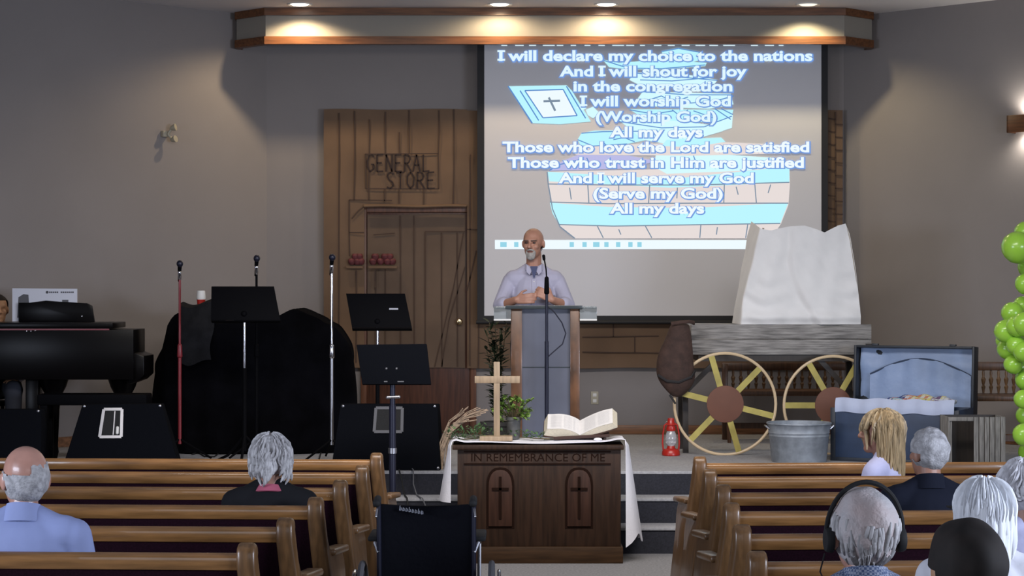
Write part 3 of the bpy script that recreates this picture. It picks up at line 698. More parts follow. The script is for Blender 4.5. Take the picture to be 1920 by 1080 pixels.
# ivy garland along the table top
b = MB(); vine = MB(); rr = random.Random(5)
pts = [W(842, 822, 14.55), W(870, 815, 14.52), W(895, 812, 14.6), W(915, 815, 14.72), W(945, 816, 14.75), W(980, 814, 14.72), W(1003, 818, 14.6), W(1030, 819, 14.55)]
pts = [Vector((p.x, p.y, zt+0.012)) for p in pts]
vine.tube(pts, 0.004, 5)
for i, p in enumerate(pts[:-1]):
    q = pts[i+1]
    dens = 60 if i < 3 else 24
    hgt = 0.085 if i < 3 else 0.045
    for k_ in range(dens):
        c = p.lerp(q, rr.random()) + Vector((rr.uniform(-0.03, 0.03), rr.uniform(-0.05, 0.05), rr.uniform(0.0, hgt)))
        leaf(b, c, (rr.uniform(-1, 1), rr.uniform(-1, 1), rr.uniform(-0.2, 1)), rr.uniform(0.02, 0.045), rr.uniform(0.012, 0.022))
t = thing('ivy_garland', 'trailing green ivy laid around the foot of the wooden cross', 'garland', (0, 0, 0))
vine.build('vine', M['stem'], t); b.build('foliage', M['ivyleaf'], t, smooth=60)
for i, (x, y) in enumerate(((884, 745), (908, 782), (870, 800), (846, 822))):
    pass
# bundle of dry twigs hanging over the back left corner of the table
b = MB(); rr = random.Random(8)
for i in range(22):
    j = rr.uniform(-10, 10); k_ = rr.uniform(-13, 13)
    b.tube([W(826+j, 884, 15.66), W(832+j*0.7, 835+k_, 15.62), W(846+j*0.5, 800+k_, 15.58), W(872+k_, 782+j, 15.54), W(890+k_*2.0, 776+j*1.4, 15.50)], 0.0042, 5)
b.build('twig_bundle', M['twig']); tw = bpy.data.objects['twig_bundle']; tag(tw, 'arched bundle of dry pale twigs leaning up behind the communion table', 'twigs')

# open bible on its stand
Yb = 14.68; bx = px(1088, Yb)
t = thing('bible_stand', 'low dark wooden book rest on the communion table', 'stand', (bx, Yb, zt-0.001))
MB().bar((-0.16, -0.02, 0.012), (0.16, -0.02, 0.012), 0.03, 0.024).bar((-0.15, -0.09, 0.010), (-0.15, 0.10, 0.010), 0.02, 0.02).bar((0.17, -0.09, 0.010), (0.17, 0.10, 0.010), 0.02, 0.02).build('rest_foot', M['leather'], t, bevel=0.003)
MB().box(-0.19, 0.20, -0.10, 0.10, -0.006, 0.006, Matrix.Translation((0, -0.01, 0.058)) @ Euler((R(22), R(-3), 0)).to_matrix().to_4x4()).build('rest_board', M['leather'], t, bevel=0.003)
MB().box(-0.19, 0.20, -0.012, 0.0, 0.0, 0.022, Matrix.Translation((0, -0.106, 0.018)) @ Euler((R(22), R(-3), 0)).to_matrix().to_4x4()).build('book_ledge', M['leather'], t, bevel=0.003)
bt = thing('open_bible', 'large open bible with cream page edges propped up on the low book rest', 'book', (bx, Yb, zt-0.001))
BM = Matrix.Translation((-0.002, -0.005, 0.068)) @ Euler((R(24), R(-4), R(-4))).to_matrix().to_4x4()
def half(sg, nm):
    m = MB(); n = 14; top = []; bot = []
    for i in range(n+1):
        u = i/n
        if sg < 0: x = -0.222*u; z = 0.012+0.052*math.sin(min(1, u*1.25)*math.pi*0.62)**0.8*(1-0.35*u) + 0.035*u
        else: x = 0.236*u; z = 0.012+0.026*math.sin(u*math.pi*0.7) + 0.058*u
        top.append((x, z)); bot.append((x*1.13, (0.0 if sg < 0 else 0.0) + 0.030*u*u + (0.025*u if sg > 0 else 0)))
    polyl = top + bot[::-1]
    m.prism(polyl, -0.105, 0.115, 'y', BM); blk = m.build('page_block', M['pageedge'], bt, smooth=50)
    m = MB()
    def fn(u, v):
        i = min(n-1, int(u*n)); f_ = u*n-i
        x = top[i][0]*(1-f_)+top[i+1][0]*f_; z = top[i][1]*(1-f_)+top[i+1][1]*f_
        return BM @ Vector((x, -0.106+0.222*v, z+0.0012))
    m.grid(fn, n, 4); m.build('open_page', M['page'], blk, solid=0.001, smooth=60)
    m = MB()                                       # columns of print
    for c0, c1 in ((0.14, 0.48), (0.56, 0.90)):
        for r_ in range(15):
            v_ = 0.10+0.055*r_
            q = [fn(c0, v_), fn((c0+c1)/2, v_), fn(c1, v_)]
            for pa, pb in zip(q[:-1], q[1:]):
                up = Vector((0, 0, 0.0016)); dy = BM.to_3x3() @ Vector((0, 0.0028, 0))
                m.add([pa+up, pb+up, pb+up+dy, pa+up+dy], [(0, 1, 2, 3)])
    m.build('printed_text', M['inkline'], blk, smooth=0)
half(-1, 'l'); half(1, 'r')
m = MB(); m.prism([(-0.255, 0.022), (-0.12, 0.000), (0, -0.006), (0.12, 0.008), (0.262, 0.046), (0.262, 0.050), (0.12, 0.013), (0, -0.002), (-0.12, 0.006), (-0.255, 0.028)], -0.112, 0.122, 'y', BM)
m.build('leather_cover', M['leather'], bt)
for (x, y, r_) in ((1120, 816, 0.012), (1136, 812, 0.014)):
    pass
o = MB().ell((0, 0, 0.012), (0.030, 0.02, 0.012)).build('cloth_fold', M['cloth'], None, loc=(px(1121, 14.5), 14.5, zt)); tag(o, 'small crumpled white napkin beside the book rest', 'napkin')

# ---------------------------------------------------------------- lectern, its microphone, plant behind
YL = 16.0
lx = px(1022, YL)
t = thing('lectern', 'lectern with two burl wood posts, frosted panel and clear acrylic wings', 'lectern', (lx, YL, ST))
hz = pz(578, YL)-ST
for xa, xb in ((958, 979), (1069, 1087)):
    MB().box(px(xa, YL)-lx, px(xb, YL)-lx, 0, 0.36, 0.03, hz).build('side_post', M['burl'], t, bevel=0.004)
MB().box(px(979, YL)-lx, px(1069, YL)-lx, 0.035, 0.05, 0.03, hz).build('front_panel', M['frost'], t, smooth=0)
MB().box(px(979, YL)-lx, px(1069, YL)-lx, 0.030, 0.052, pz(688, YL)-ST-0.006, pz(688, YL)-ST).build('panel_strip', M['deskdark'], t)
MB().box(px(950, YL)-lx, px(1094, YL)-lx, -0.04, 0.42, 0.0, 0.035).build('base_plate', M['burl'], t, bevel=0.004)
ma_ = Matrix.Translation((0, 0.0, hz+0.003)) @ Euler((R(-9), 0, 0)).to_matrix().to_4x4()
MB().box(px(930, YL)-lx, px(1118, YL)-lx, -0.03, 0.42, 0.0, 0.012).build('reading_desk', M['glass'], t, bevel=0.003, loc=(0, 0, hz+0.001), rot=(R(-5), 0, 0))
MB().box(px(948, YL)-lx, px(1092, YL)-lx, -0.036, -0.020, -0.004, 0.022).build('desk_lip', M['deskdark'], t, bevel=0.002, loc=(0, 0, hz))
for xa, xb in ((926, 958), (1087, 1119)):
    w = MB().box(px(xa, YL)-lx, px(xb, YL)-lx, -0.02, 0.34, pz(599, YL)-ST, pz(575, YL)-ST).build('acrylic_wing', M['glass'], t, bevel=0.002)
    MB().box(px(xa, YL)-lx, px(xb, YL)-lx, -0.024, -0.018, pz(601, YL)-ST, pz(598, YL)-ST).build('bright_edge', M['white'], w)
o = MB().box(-0.13, 0.13, -0.09, 0.09, 0, 0.006).build('sermon_notes', M['paper'], None, loc=(px(1012, YL), YL+0.16, ST+hz+0.006), rot=(R(-5), 0, R(4))); tag(o, 'white sermon notes lying on the lectern desk', 'papers')

def mic(parent, p, d, r=0.022, m1='black', ball='navy'):
    p = Vector(p); d = Vector(d).normalized()
    h = MB().cap(p, p-d*0.15, r*0.72, r*0.45).build('microphone', M[m1], parent)
    MB().ell(p+d*0.012, (r*1.12, r*1.12, r*1.2)).build('mic_head', M[ball], h)
    return h
Ym = 15.85; mx = px(1025, Ym)
t = thing('microphone_stand', 'black gooseneck microphone stand in front of the lectern', 'microphone stand', (mx, Ym, ST), 0)
MB().lathe([(0, 0), (0.13, 0), (0.13, 0.012), (0.05, 0.03), (0.016, 0.045), (0.0, 0.045)], n=28).build('round_base', M['black'], t)
MB().cyl((0, 0, 0.04), (0, 0, pz(640, Ym)-ST), 0.015).cyl((0, 0, 0.6), (0, 0, pz(545, Ym)-ST), 0.011).build('pole', M['navy'], t)
MB().cap((0, 0, pz(548, Ym)-ST), (0, 0, pz(522, Ym)-ST), 0.020, 0.016).build('clutch', M['black'], t)
MB().tube([(0, 0, pz(522, Ym)-ST), (-0.004, 0.0, pz(506, Ym)-ST), (-0.012, 0, pz(494, Ym)-ST), (-0.020, 0, pz(484, Ym)-ST)], 0.0055, 8).build('gooseneck', M['black'], t)
MB().cap((-0.020, 0, pz(486, Ym)-ST), (-0.023, 0, pz(480, Ym)-ST), 0.011, 0.012).build('microphone', M['black'], t)
MB().tube([(0.012, -0.006, pz(575, Ym)-ST), (0.06, -0.01, pz(586, Ym)-ST), (0.115, -0.01, pz(605, Ym)-ST), (0.145, -0.01, pz(625, Ym)-ST), (0.12, -0.01, pz(645, Ym)-ST), (0.05, -0.01, pz(660, Ym)-ST), (0.014, -0.01, pz(668, Ym)-ST)], 0.0045, 6).build('cable', M['navy'], t)

Yp2 = 16.9; xp = px(935, Yp2)
t = thing('potted_palm', 'tall dark leafy palm half hidden behind the left side of the lectern', 'plant', (xp, Yp2, ST))
MB().lathe([(0, 0), (0.11, 0), (0.14, 0.24), (0.15, 0.25), (0.15, 0.28), (0.12, 0.28), (0.12, 0.24), (0, 0.23)], n=24).build('pot', M['pot'], t)
b = MB(); sb = MB(); rr = random.Random(11)
for i in range(13):
    a = rr.uniform(0, 6.28); h = rr.uniform(0.55, 1.10); r = rr.uniform(0.03, 0.11)
    tip = Vector((r*math.cos(a), r*math.sin(a)*0.8, h)); pa = Vector((0.03*math.cos(a), 0.03*math.sin(a), 0.23))
    md = Vector((tip.x*0.35, tip.y*0.35, 0.23+(h-0.23)*0.6))
    sb.tube([pa, md, tip], 0.004, 5)
    for k_ in range(18):
        u = 0.15+0.85*k_/17; c = md.lerp(tip, (u-0.5)*2) if u > 0.5 else pa.lerp(md, u*2)
        leaf(b, c, (rr.uniform(-1, 1), rr.uniform(-1, 1), rr.uniform(-0.2, 0.8)), rr.uniform(0.06, 0.11), 0.030)
sb.build('stems', M['stem'], t); b.build('fronds', M['darkleaf'], t, smooth=60)

# ---------------------------------------------------------------- microphone stands and music stands on the platform
def mic_stand(label, x, Y, ytop, polem, legs=True, boom=None):
    X = px(x, Y); zt_ = pz(ytop, Y)-ST
    t = thing('microphone_stand', label, 'microphone stand', (X, Y, ST), 0, 'vocal microphone stands on the platform')
    for k_ in range(3):
        a = R(90+120*k_+15)
        MB().tube([(0, 0, 0.16), (0.27*math.cos(a), 0.27*math.sin(a), 0.014)], 0.009, 8).build('leg', M['black'], t)
    MB().cyl((0, 0, 0.12), (0, 0, 0.86), 0.014).build('lower_tube', M[polem[0]], t)
    MB().cyl((0, 0, 0.84), (0, 0, zt_-0.12), 0.0095).build('upper_tube', M[polem[1]], t)
    MB().cap((0, 0, 0.82), (0, 0, 0.90), 0.022, 0.018).build('clutch', M[polem[2]], t)
    MB().cap((0, 0, zt_-0.14), (0, -0.01, zt_-0.09), 0.013, 0.016).build('mic_clip', M['chrome'], t)
    mic(t, (0.006, -0.035, zt_-0.03), (0.12, -0.55, 0.82), 0.024)
    return t
mic_stand('red poled microphone stand beside the black draped drum kit', 337, 16.6, 490, ('redmetal', 'redmetal', 'redmetal'))
mic_stand('chrome microphone stand between the draped drum kit and the paper shop front', 622, 16.5, 478, ('steel', 'chrome', 'chrome'))
mic_stand('black microphone stand rising behind the largest music stand', 481, 16.72, 480, ('black', 'black', 'black'))

def music_stand(label, x0, x1, y0, y1, Y, tilt, yaw, shear, polem, ypole, logo=False, floor=ST):
    xc = px((x0+x1)/2, Y); zc_ = (pz(y0, Y)+pz(y1, Y))/2 - floor; w = (x1-x0)*Y/FPX; h = (y1-y0)*Y/FPX
    t = thing('music_stand', label, 'music stand', (xc, Y, floor), 0, 'black music stands on the platform')
    D = MB(); ww = w/2
    D.prism([(-ww+0.02, h/2), (ww-0.06, h/2), (ww, -h/2), (-ww+shear, -h/2)], -0.003, 0.003, 'y')
    D.box(-ww+shear, ww, 0.0, 0.055, -h/2-0.006, -h/2)
    Mx = Matrix.Translation((0, 0, zc_)) @ Euler((R(tilt), 0, 0)).to_matrix().to_4x4()
    D.v = [tuple(Mx @ Vector(p)) for p in D.v]
    de = D.build('desk', M['black'], t, bevel=0.002)
    if logo:
        lg = MB(); lg.box(0.09, 0.16, -0.0042, -0.003, 0.006, 0.020); lg.v = [tuple(Mx @ Vector(p)) for p in lg.v]; lg.build('maker_logo', M['paleprint'], de)
    MB().cap((0, -0.005, zc_-h*0.30), (0, -0.03, zc_-h*0.30), 0.03, 0.024).build('tilt_joint', M['black'], t)
    zm = pz(ypole, Y)-floor
    MB().cyl((0, 0, zm-0.02), (0, 0, zc_-h*0.25), 0.010).build('upper_tube', M[polem], t)
    MB().cyl((0, 0, 0.10), (0, 0, zm), 0.016).build('lower_tube', M['black'], t)
    for k_ in range(3):
        a = R(-90+120*k_)
        MB().tube([(0, 0, 0.22), (0.16*math.cos(a), 0.16*math.sin(a), 0.06), (0.27*math.cos(a), 0.27*math.sin(a), 0.014)], 0.011, 8).build('leg', M['black'], t)
    return t
music_stand('largest black music stand in front of the draped drum kit', 390, 527, 535, 602, 16.15, -20, 0, 0.03, 'chrome', 690)
music_stand('black music stand with a small pale logo in front of the paper shop front', 643, 773, 548, 617, 16.25, -22, 0, 0.075, 'chrome', 660, True)

# monitor on a floor stand at the foot of the steps
YV = 14.62; vx = px(736, YV)
t = thing('monitor_stand', 'black flat monitor turned to the stage on a tall navy floor stand', 'monitor', (vx, YV, 0))
zc_ = pz(684, YV); D = MB(); h = 76*YV/FPX
D.prism([(px(668, YV)-vx, h/2), (px(800, YV)-vx, h/2+0.005), (px(809, YV)-vx, -h/2), (px(680, YV)-vx, -h/2)], -0.018, 0.018, 'y')
Mx = Matrix.Translation((0, 0, zc_)) @ Euler((R(-14), 0, 0)).to_matrix().to_4x4()
D.v = [tuple(Mx @ Vector(p)) for p in D.v]; de = D.build('monitor_housing', M['carpetbox'], t, bevel=0.006)
for (x, y, a, c) in ((725, 692, .006, .006), (744, 692, .006, .006), (724, 717, .012, .004), (752, 717, .022, .004)):
    p = W(x, y, YV); lg = MB().box(p.x-vx-a, p.x-vx+a, -0.021, -0.018, p.z-zc_-c, p.z-zc_+c); lg.v = [tuple(Mx @ Vector(q)) for q in lg.v]; lg.build('rear_marking', M['tyre'], de)
MB().cyl((0, 0, 0.12), (0, 0, pz(760, YV)), 0.024).build('lower_pole', M['navy'], t)
MB().cyl((0, 0, pz(762, YV)), (0, 0, zc_), 0.019).build('upper_pole', M['navy'], t)
MB().cap((-0.035, -0.01, pz(745, YV)), (0.045, -0.01, pz(744, YV)), 0.012).build('clamp_knob', M['steel'], t)
MB().cyl((0, 0, pz(850, YV)), (0, 0, pz(840, YV)), 0.030).build('collar', M['steel'], t)
for k_ in range(3):
    a = R(90+120*k_)
    MB().tube([(0, 0, 0.34), (0.19*math.cos(a), 0.19*math.sin(a), 0.02)], 0.012, 8).build('leg', M['navy'], t)

# ---------------------------------------------------------------- floor wedges (stage monitors)
def wedge(label, x0, x1, xt0, xt1, ytop, Y, depth, rz, plate=None, cat='stage monitor speaker', hmul=1.0, mirror=False):
    xc = px((x0+x1)/2, Y); hh = pz(ytop, Y)-ST
    t = thing('floor_speaker', label, cat, (xc, Y, ST), rz, 'wedge floor speakers along the platform edge')
    a0, a1, b0, b1 = [px(v, Y)-xc for v in (x0, x1, xt0, xt1)]
    m = MB()
    m.add([(a0, 0, 0), (a1, 0, 0), (a1, depth, 0), (a0, depth, 0), (b0, depth*0.34, hh), (b1, depth*0.34, hh), (b1+0.01, depth*0.62, hh), (b0-0.01, depth*0.62, hh)],
          [(3,2,1,0), (4,5,6,7), (0,1,5,4), (1,2,6,5), (2,3,7,6), (3,0,4,7)])
    bx_ = m.build('cabinet', M['carpetbox'], t, bevel=0.008)
    m = MB(); m.add([(a0*0.9, depth*1.003, 0.05), (a1*0.9, depth*1.003, 0.05), (b1*0.9, depth*0.64, hh*0.94), (b0*0.9, depth*0.64, hh*0.94)], [(0,1,2,3)])
    m.build('grille', M['grille'], t, solid=0.004)
    if plate:
        u0, u1, v0, v1, sk = plate           # fractions on the sloping rear face
        def F(u, v):
            p = Vector((a0, 0, 0)).lerp(Vector((a1, 0, 0)), u); q = Vector((b0, depth*0.34, hh)).lerp(Vector((b1, depth*0.34, hh)), u)
            return p.lerp(q, v) + Vector((0, -0.006, 0.001))
        c = [F(u0, v0), F(u1, v0), F(u1, v1), F(u0, v1)]
        pl_ = MB(); pl_.add(c, [(0,1,2,3)])
        po = pl_.build('connector_plate', M['grille'], t, solid=0.004)
        fr = MB()
        for i in range(4): fr.bar(c[i], c[(i+1) % 4], 0.022, 0.012, up=(0, -1, 0.4))
        fr.build('plate_frame', M['steel' if sk else 'tyre'], po)
        if sk:
            k1 = MB(); p1 = F(u0+(u1-u0)*0.62, v0+0.03); k1.bar(p1, F(u0+(u1-u0)*0.62, v1-0.03), 0.008, 0.01, up=(0, -1, 0.4)); k1.build('divider', M['steel'], po)
            k2 = MB(); k2.cap(F(u0+(u1-u0)*0.8, v0+0.06), F(u0+(u1-u0)*0.8, v0+0.14), 0.012); k2.build('plug', M['white'], po)
    for (u, v) in ((0.02, 0.04), (0.98, 0.04), (0.03, 0.97), (0.97, 0.97)):
        p = Vector((a0, -0.002, 0)).lerp(Vector((a1, -0.002, 0)), u).lerp(Vector((b0, depth*0.34, hh)).lerp(Vector((b1, depth*0.34, hh)), u), v)
        MB().ell(p, (0.012, 0.010, 0.012), nu=8, nv=6).build('corner_cap', M['steel'], t)
    return t
wedge('black floor speaker with a bright silver rear plate in front of the piano', 117, 335, 152, 300, 760, 15.58, 0.46, R(6), (0.28, 0.50, 0.50, 0.92, 1))
wedge('black floor speaker with a dull rear plate between music stand and communion table', 620, 826, 634, 818, 760, 15.56, 0.42, R(-2), (0.37, 0.64, 0.58, 0.94, 0))
wedge('dark navy floor speaker cut off by the left edge beneath the piano', -120, 76, -110, 70, 770, 15.6, 0.42, R(3))

# ---------------------------------------------------------------- draped drum kit and what stands on it
dd = MB(); YD = 17.5
def dl_(x, y, Y=YD): return W(x, y, Y)
lump = [((478, 700), 78, 95, 0.34), ((400, 690), 66, 110, 0.30), ((560, 690), 80, 105, 0.36), ((350, 690), 46, 80, 0.22), ((610, 690), 50, 82, 0.24), ((575, 655), 62, 70, 0.30)]
dcx = px(478, YD); kz = YD/FPX
prof_top = [(292, 745), (296, 690), (318, 650), (330, 600), (345, 583), (385, 590), (410, 602), (455, 600), (500, 598), (535, 590), (560, 583), (600, 590), (630, 612), (655, 650), (668, 690), (668, 745)]
def topz(x):
    for (xa, ya), (xb, yb) in zip(prof_top[:-1], prof_top[1:]):
        if xa <= x <= xb:
            return pz(ya+(yb-ya)*(x-xa)/max(1e-6, xb-xa), YD)
    return pz(745, YD)
def drape(u, v):
    # v: 0 hem around the floor ... 1 ridge; u around
    a = 2*math.pi*u; ca, sa = math.cos(a), math.sin(a)
    ex = math.copysign(abs(ca)**0.75, ca); ey = math.copysign(abs(sa)**0.8, sa)
    f = 1-0.02*v if v < 0.5 else max(0.0, 1-((v-0.5)/0.5)**2.2)
    x = 478 + 185*ex*f
    fold = 1+0.045*math.sin(a*14+math.sin(a*3)*2)*(1-v)
    Y = YD + 0.46*ey*f*fold
    zt_ = topz(min(667.5, max(292.5, 478+185*ex*min(f, 0.985))))
    z = ST+0.012 + (zt_-ST)*min(1, (v/0.5)**0.9)*(1 if v >= 0.5 else 1)
    if v > 0.5: z = zt_ + 0.02*math.sin(x*0.07)
    else: z = ST+0.012 + (zt_-ST-0.03)*(v/0.5)
    bul = math.sin(min(1, v/0.5)*math.pi)*0.03
    return (px(x, YD)+ca*bul+0.0*fold, Y+ey*bul, z)
dd.grid(drape, 90, 40, cu=True)
o = dd.build('drum_cover', M['blackcloth'], None, solid=0.006, smooth=80, loc=(0, 0, 0))
tag(o, 'big black cloth draped over a drum kit in front of the corner wall', 'cloth')
m = MB(); Yg = 17.0
m.grid(lambda u, v: (px(336+65*u-6*v+8*v*(1-u), Yg)+0.01*math.sin(v*9+u*4), Yg+0.04*math.sin(u*3.1)*-1+0.02*math.sin(v*7+u*5), pz(572+6*math.sin(u*5)+0.0+108*v, Yg)), 14, 18)
# grey cloth: a folded throw over the left shoulder of the kit, carried back over the top
m2 = MB(); m2.grid(lambda u, v: (px(336+65*u, Yg)+0.012*v, Yg+0.45*v, pz(572+6*math.sin(u*5), Yg)+0.05*math.sin(v*3.0)-0.06*v), 14, 8)
m.add(m2.v, m2.f)
o = m.build('grey_throw', M['greycloth'], None, solid=0.008, smooth=80); tag(o, 'dark grey throw laid over the left shoulder of the draped drum kit', 'cloth')
Yk = 17.2
t = thing('paper_cup', 'small cup with red band and white lid on the grey throw', 'cup', (px(377, Yk), Yk, pz(574, Yk)))
MB().lathe([(0, 0), (0.030, 0), (0.036, 0.055), (0, 0.055)], n=20).build('cup_body', M['lantern'], t)
MB().lathe([(0.036, 0.055), (0.038, 0.062), (0.038, 0.075), (0.034, 0.12), (0.031, 0.128), (0, 0.128)], n=20).build('cup_lid', M['white'], t)

# cables lying on the platform and steps
rr = random.Random(2)
def cable(label, pts, r=0.006, ma='rubber'):
    o = MB().tube(pts, r, 6).build('cable', M[ma], None, smooth=80); tag(o, label, 'cable')
def fl(x, y): Y = (CAMZ-ST-0.007)*FPX/(y-540); return Vector((px(x, Y), Y, ST+0.007))
cable('looped black cable on the platform floor in front of the draped drum kit', [fl(376, 836), fl(372, 848), fl(384, 856), fl(402, 856), fl(410, 850), fl(398, 845), fl(380, 846), fl(360, 852)])
cable('single black cable crossing the platform floor right of the grey haired head', [fl(606, 838), fl(602, 848), fl(598, 862), fl(594, 872)])
zs = [(YE+0.58-0.022, ST+0.006), (YE+0.29-0.02, 0.36+0.012), (YE-0.02, 0.18+0.012)]
cable('thin pale cable trailing down the carpeted steps beside the communion table', [W(772, 878, 15.6)+Vector((0, 0, 0)), Vector((px(775, 15.47), 15.47, ST+0.012)), Vector((px(775, 15.44), 15.44, 0.45)), Vector((px(781, 15.41), 15.42, 0.375)), Vector((px(788, 15.2), 15.2, 0.375)), Vector((px(792, 15.15), 15.15, 0.375)), Vector((px(800, 15.13), 15.13, 0.30)), Vector((px(806, 15.1), 15.12, 0.194)), Vector((px(812, 14.95), 14.92, 0.194)), Vector((px(815, 14.89), 14.895, 0.1)), Vector((px(818, 14.8), 14.8, 0.008))], 0.005, 'tyre')
cable('black cable trailing down the carpeted steps beside the monitor stand', [Vector((px(748, 15.5), 15.5, ST+0.012)), Vector((px(752, 15.44), 15.44, 0.50)), Vector((px(758, 15.41), 15.42, 0.376)), Vector((px(764, 15.2), 15.14, 0.376)), Vector((px(766, 15.12), 15.12, 0.28)), Vector((px(768, 15.12), 15.11, 0.196)), Vector((px(770, 14.9), 14.90, 0.196)), Vector((px(771, 14.9), 14.895, 0.1)), Vector((px(772, 14.8), 14.80, 0.008))], 0.006)

# ---------------------------------------------------------------- piano corner
YPi = 16.45; p0 = px(250, YPi)
t = thing('grand_piano', 'black lacquered grand piano against the left wall', 'piano', (p0, YPi, ST))
def q(x): return px(x, YPi)-p0
def r_(y): return pz(y, YPi)-ST
LFT = -1.45
MB().box(LFT, 0, 0, 0.52, r_(712), r_(618)).build('case', M['blackgloss'], t, bevel=0.004)
MB().prism([(0.0, r_(662)), (q(268), r_(668)), (q(268), r_(704)), (q(256), r_(715)), (-0.05, r_(722)), (-0.05, r_(662))], 0.05, 0.50, 'y').build('key_bed', M['blackgloss'], t, bevel=0.008)
MB().box(LFT, q(212), -0.02, 0.54, r_(616), r_(605)).build('lid', M['blackgloss'], t, bevel=0.005)
MB().box(LFT, q(205), -0.004, 0.0, r_(619), r_(616)).build('felt_strip', M['redmetal'], t)
for xx in (220, 88, -110):
    leg_ = MB(); leg_.lathe([(0.0, 0.0), (0.03, 0.0), (0.042, 0.05), (0.035, 0.10), (0.048, 0.40), (0.062, r_(745)), (0.10, r_(728)), (0.125, r_(710)), (0, r_(708))], (q(xx), 0.24, 0), 16)
    leg_.build('leg', M['blackgloss'], t)
MB().box(q(40), q(64), 0.14, 0.30, 0.12, r_(712)).build('pedal_lyre', M['blackgloss'], t, bevel=0.004)
MB().box(q(30), q(74), 0.02, 0.20, 0.04, 0.10).build('pedal_box', M['blackgloss'], t, bevel=0.004)
b = MB(); b.prism([(q(18), r_(605)), (q(163), r_(605)), (q(158), r_(574)), (q(148), r_(569)), (q(95), r_(566)), (q(70), r_(564)), (q(40), r_(568)), (q(18), r_(568))], 0.30, 0.325, 'y')
b.build('music_desk', M['blackgloss'], t, bevel=0.003)
for (x, y) in ((50, 621), (58, 621), (66, 620), (132, 608), (139, 594)):
    MB().ell((q(x), -0.003 if y > 615 else 0.296, r_(y)), (0.007, 0.004, 0.006), nu=8, nv=6).build('brass_screw', M['chrome'], t)
nb = thing('music_book', 'white printed music book upright behind the piano music desk', 'book', (px(66, YPi), YPi+0.335, ST+r_(604)))
wv = 62*YPi/FPX; hv = r_(541)-r_(604)
MB().prism([(-wv, 0), (wv, 0), (wv, hv-0.002), (-wv, hv+0.002)], 0, 0.012, 'y').build('book_cover', M['paper'], nb)
m = MB(); m.prism([(-wv+0.04, 0.03), (-wv+0.14, 0.03), (-wv+0.13, hv-0.05), (-wv+0.09, hv-0.045), (-wv+0.05, hv-0.07)], -0.002, 0, 'y'); m.build('cover_picture', M['tyre'], nb)
m = MB(); m.box(wv-0.12, wv-0.07, -0.002, 0, 0.11, hv-0.09); m.build('cover_picture', M['tyre'], nb)
m = MB(); m.lathe([(0.0, -0.001), (0.011, -0.001), (0.011, 0.001), (0, 0.001)], n=14, M=Matrix.Translation((0.02, -0.001, hv-0.030)) @ Euler((R(90), 0, 0)).to_matrix().to_4x4())
for k_ in range(13):
    if k_ != 5: m.box(0.036+k_*0.0155, 0.036+k_*0.0155+0.011, -0.002, 0, hv-0.036, hv-0.024)
m.build('cover_lettering', M['print'], nb)
YB_ = 15.98
t = thing('piano_bench', 'long flat black bench in front of the grand piano', 'bench', (px(178, 16.25), 16.25, ST))
bw = 102*16.25/FPX; bh = pz(738, 16.25)-ST
MB().box(-bw, bw, -0.13, 0.13, bh-0.085, bh).build('bench_top', M['black'], t, bevel=0.012)
for sx_ in (-1, 1):
    for sy_ in (-1, 1):
        MB().box(sx_*(bw-0.05)-0.028, sx_*(bw-0.05)+0.028, sy_*0.09-0.028, sy_*0.09+0.028, 0, bh-0.08).build('leg', M['black'], t, bevel=0.004)

# ---------------------------------------------------------------- covered wagon display
YW = 17.2
wx = px(1465, YW)
t = thing('covered_wagon', 'homemade covered wagon of grey boards with white canvas and hoop wheels', 'wagon', (wx, YW, ST))
def wq(x, Y=YW): return px(x, Y)-wx
def wz(y, Y=YW): return pz(y, Y)-ST
b0, b1 = wz(665), wz(608)
MB().box(wq(1295), wq(1634), 0.0, 0.03, b0, b0+0.125).build('side_board', M['weathered'], t, bevel=0.003)
MB().box(wq(1296), wq(1634), 0.0, 0.03, b0+0.13, b1).build('side_board', M['weathered'], t, bevel=0.003)
MB().box(wq(1296), wq(1634), 0.52, 0.55, b0, b1).build('side_board', M['weathered'], t, bevel=0.003)
for xx in (1296, 1628):
    MB().box(wq(xx), wq(xx)+0.028, 0.03, 0.52, b0, b1-0.01).build('end_board', M['weathered'], t, bevel=0.003)
MB().box(wq(1300), wq(1628), 0.03, 0.52, b0, b0+0.025).build('bed_board', M['weathered'], t)
MB().box(wq(1310), wq(1640), 0.02, 0.54, b0-0.055, b0-0.002).build('under_frame', M['darkwood'], t)
MB().box(wq(1623), wq(1639), -0.012, 0.0, wz(752), b1-0.16).build('corner_post', M['darkwood'], t)
for yy in (0.03, 0.47):
    MB().bar((wq(1286), yy, 0.0), (wq(1278)+0.03, yy, b0-0.03), 0.045, 0.06).build('trestle_leg', M['darkwood'], t)
    MB().bar((wq(1613), yy, 0.0), (wq(1608), yy, b0-0.03), 0.045, 0.06).build('trestle_leg', M['darkwood'], t)
MB().bar((wq(1280), 0.05, wz(742)), (wq(1338), 0.05, wz(683)), 0.03, 0.04).build('brace', M['darkwood'], t)
MB().bar((wq(1536), 0.06, wz(672)), (wq(1600), 0.06, wz(740)), 0.03, 0.04).build('brace', M['darkwood'], t)
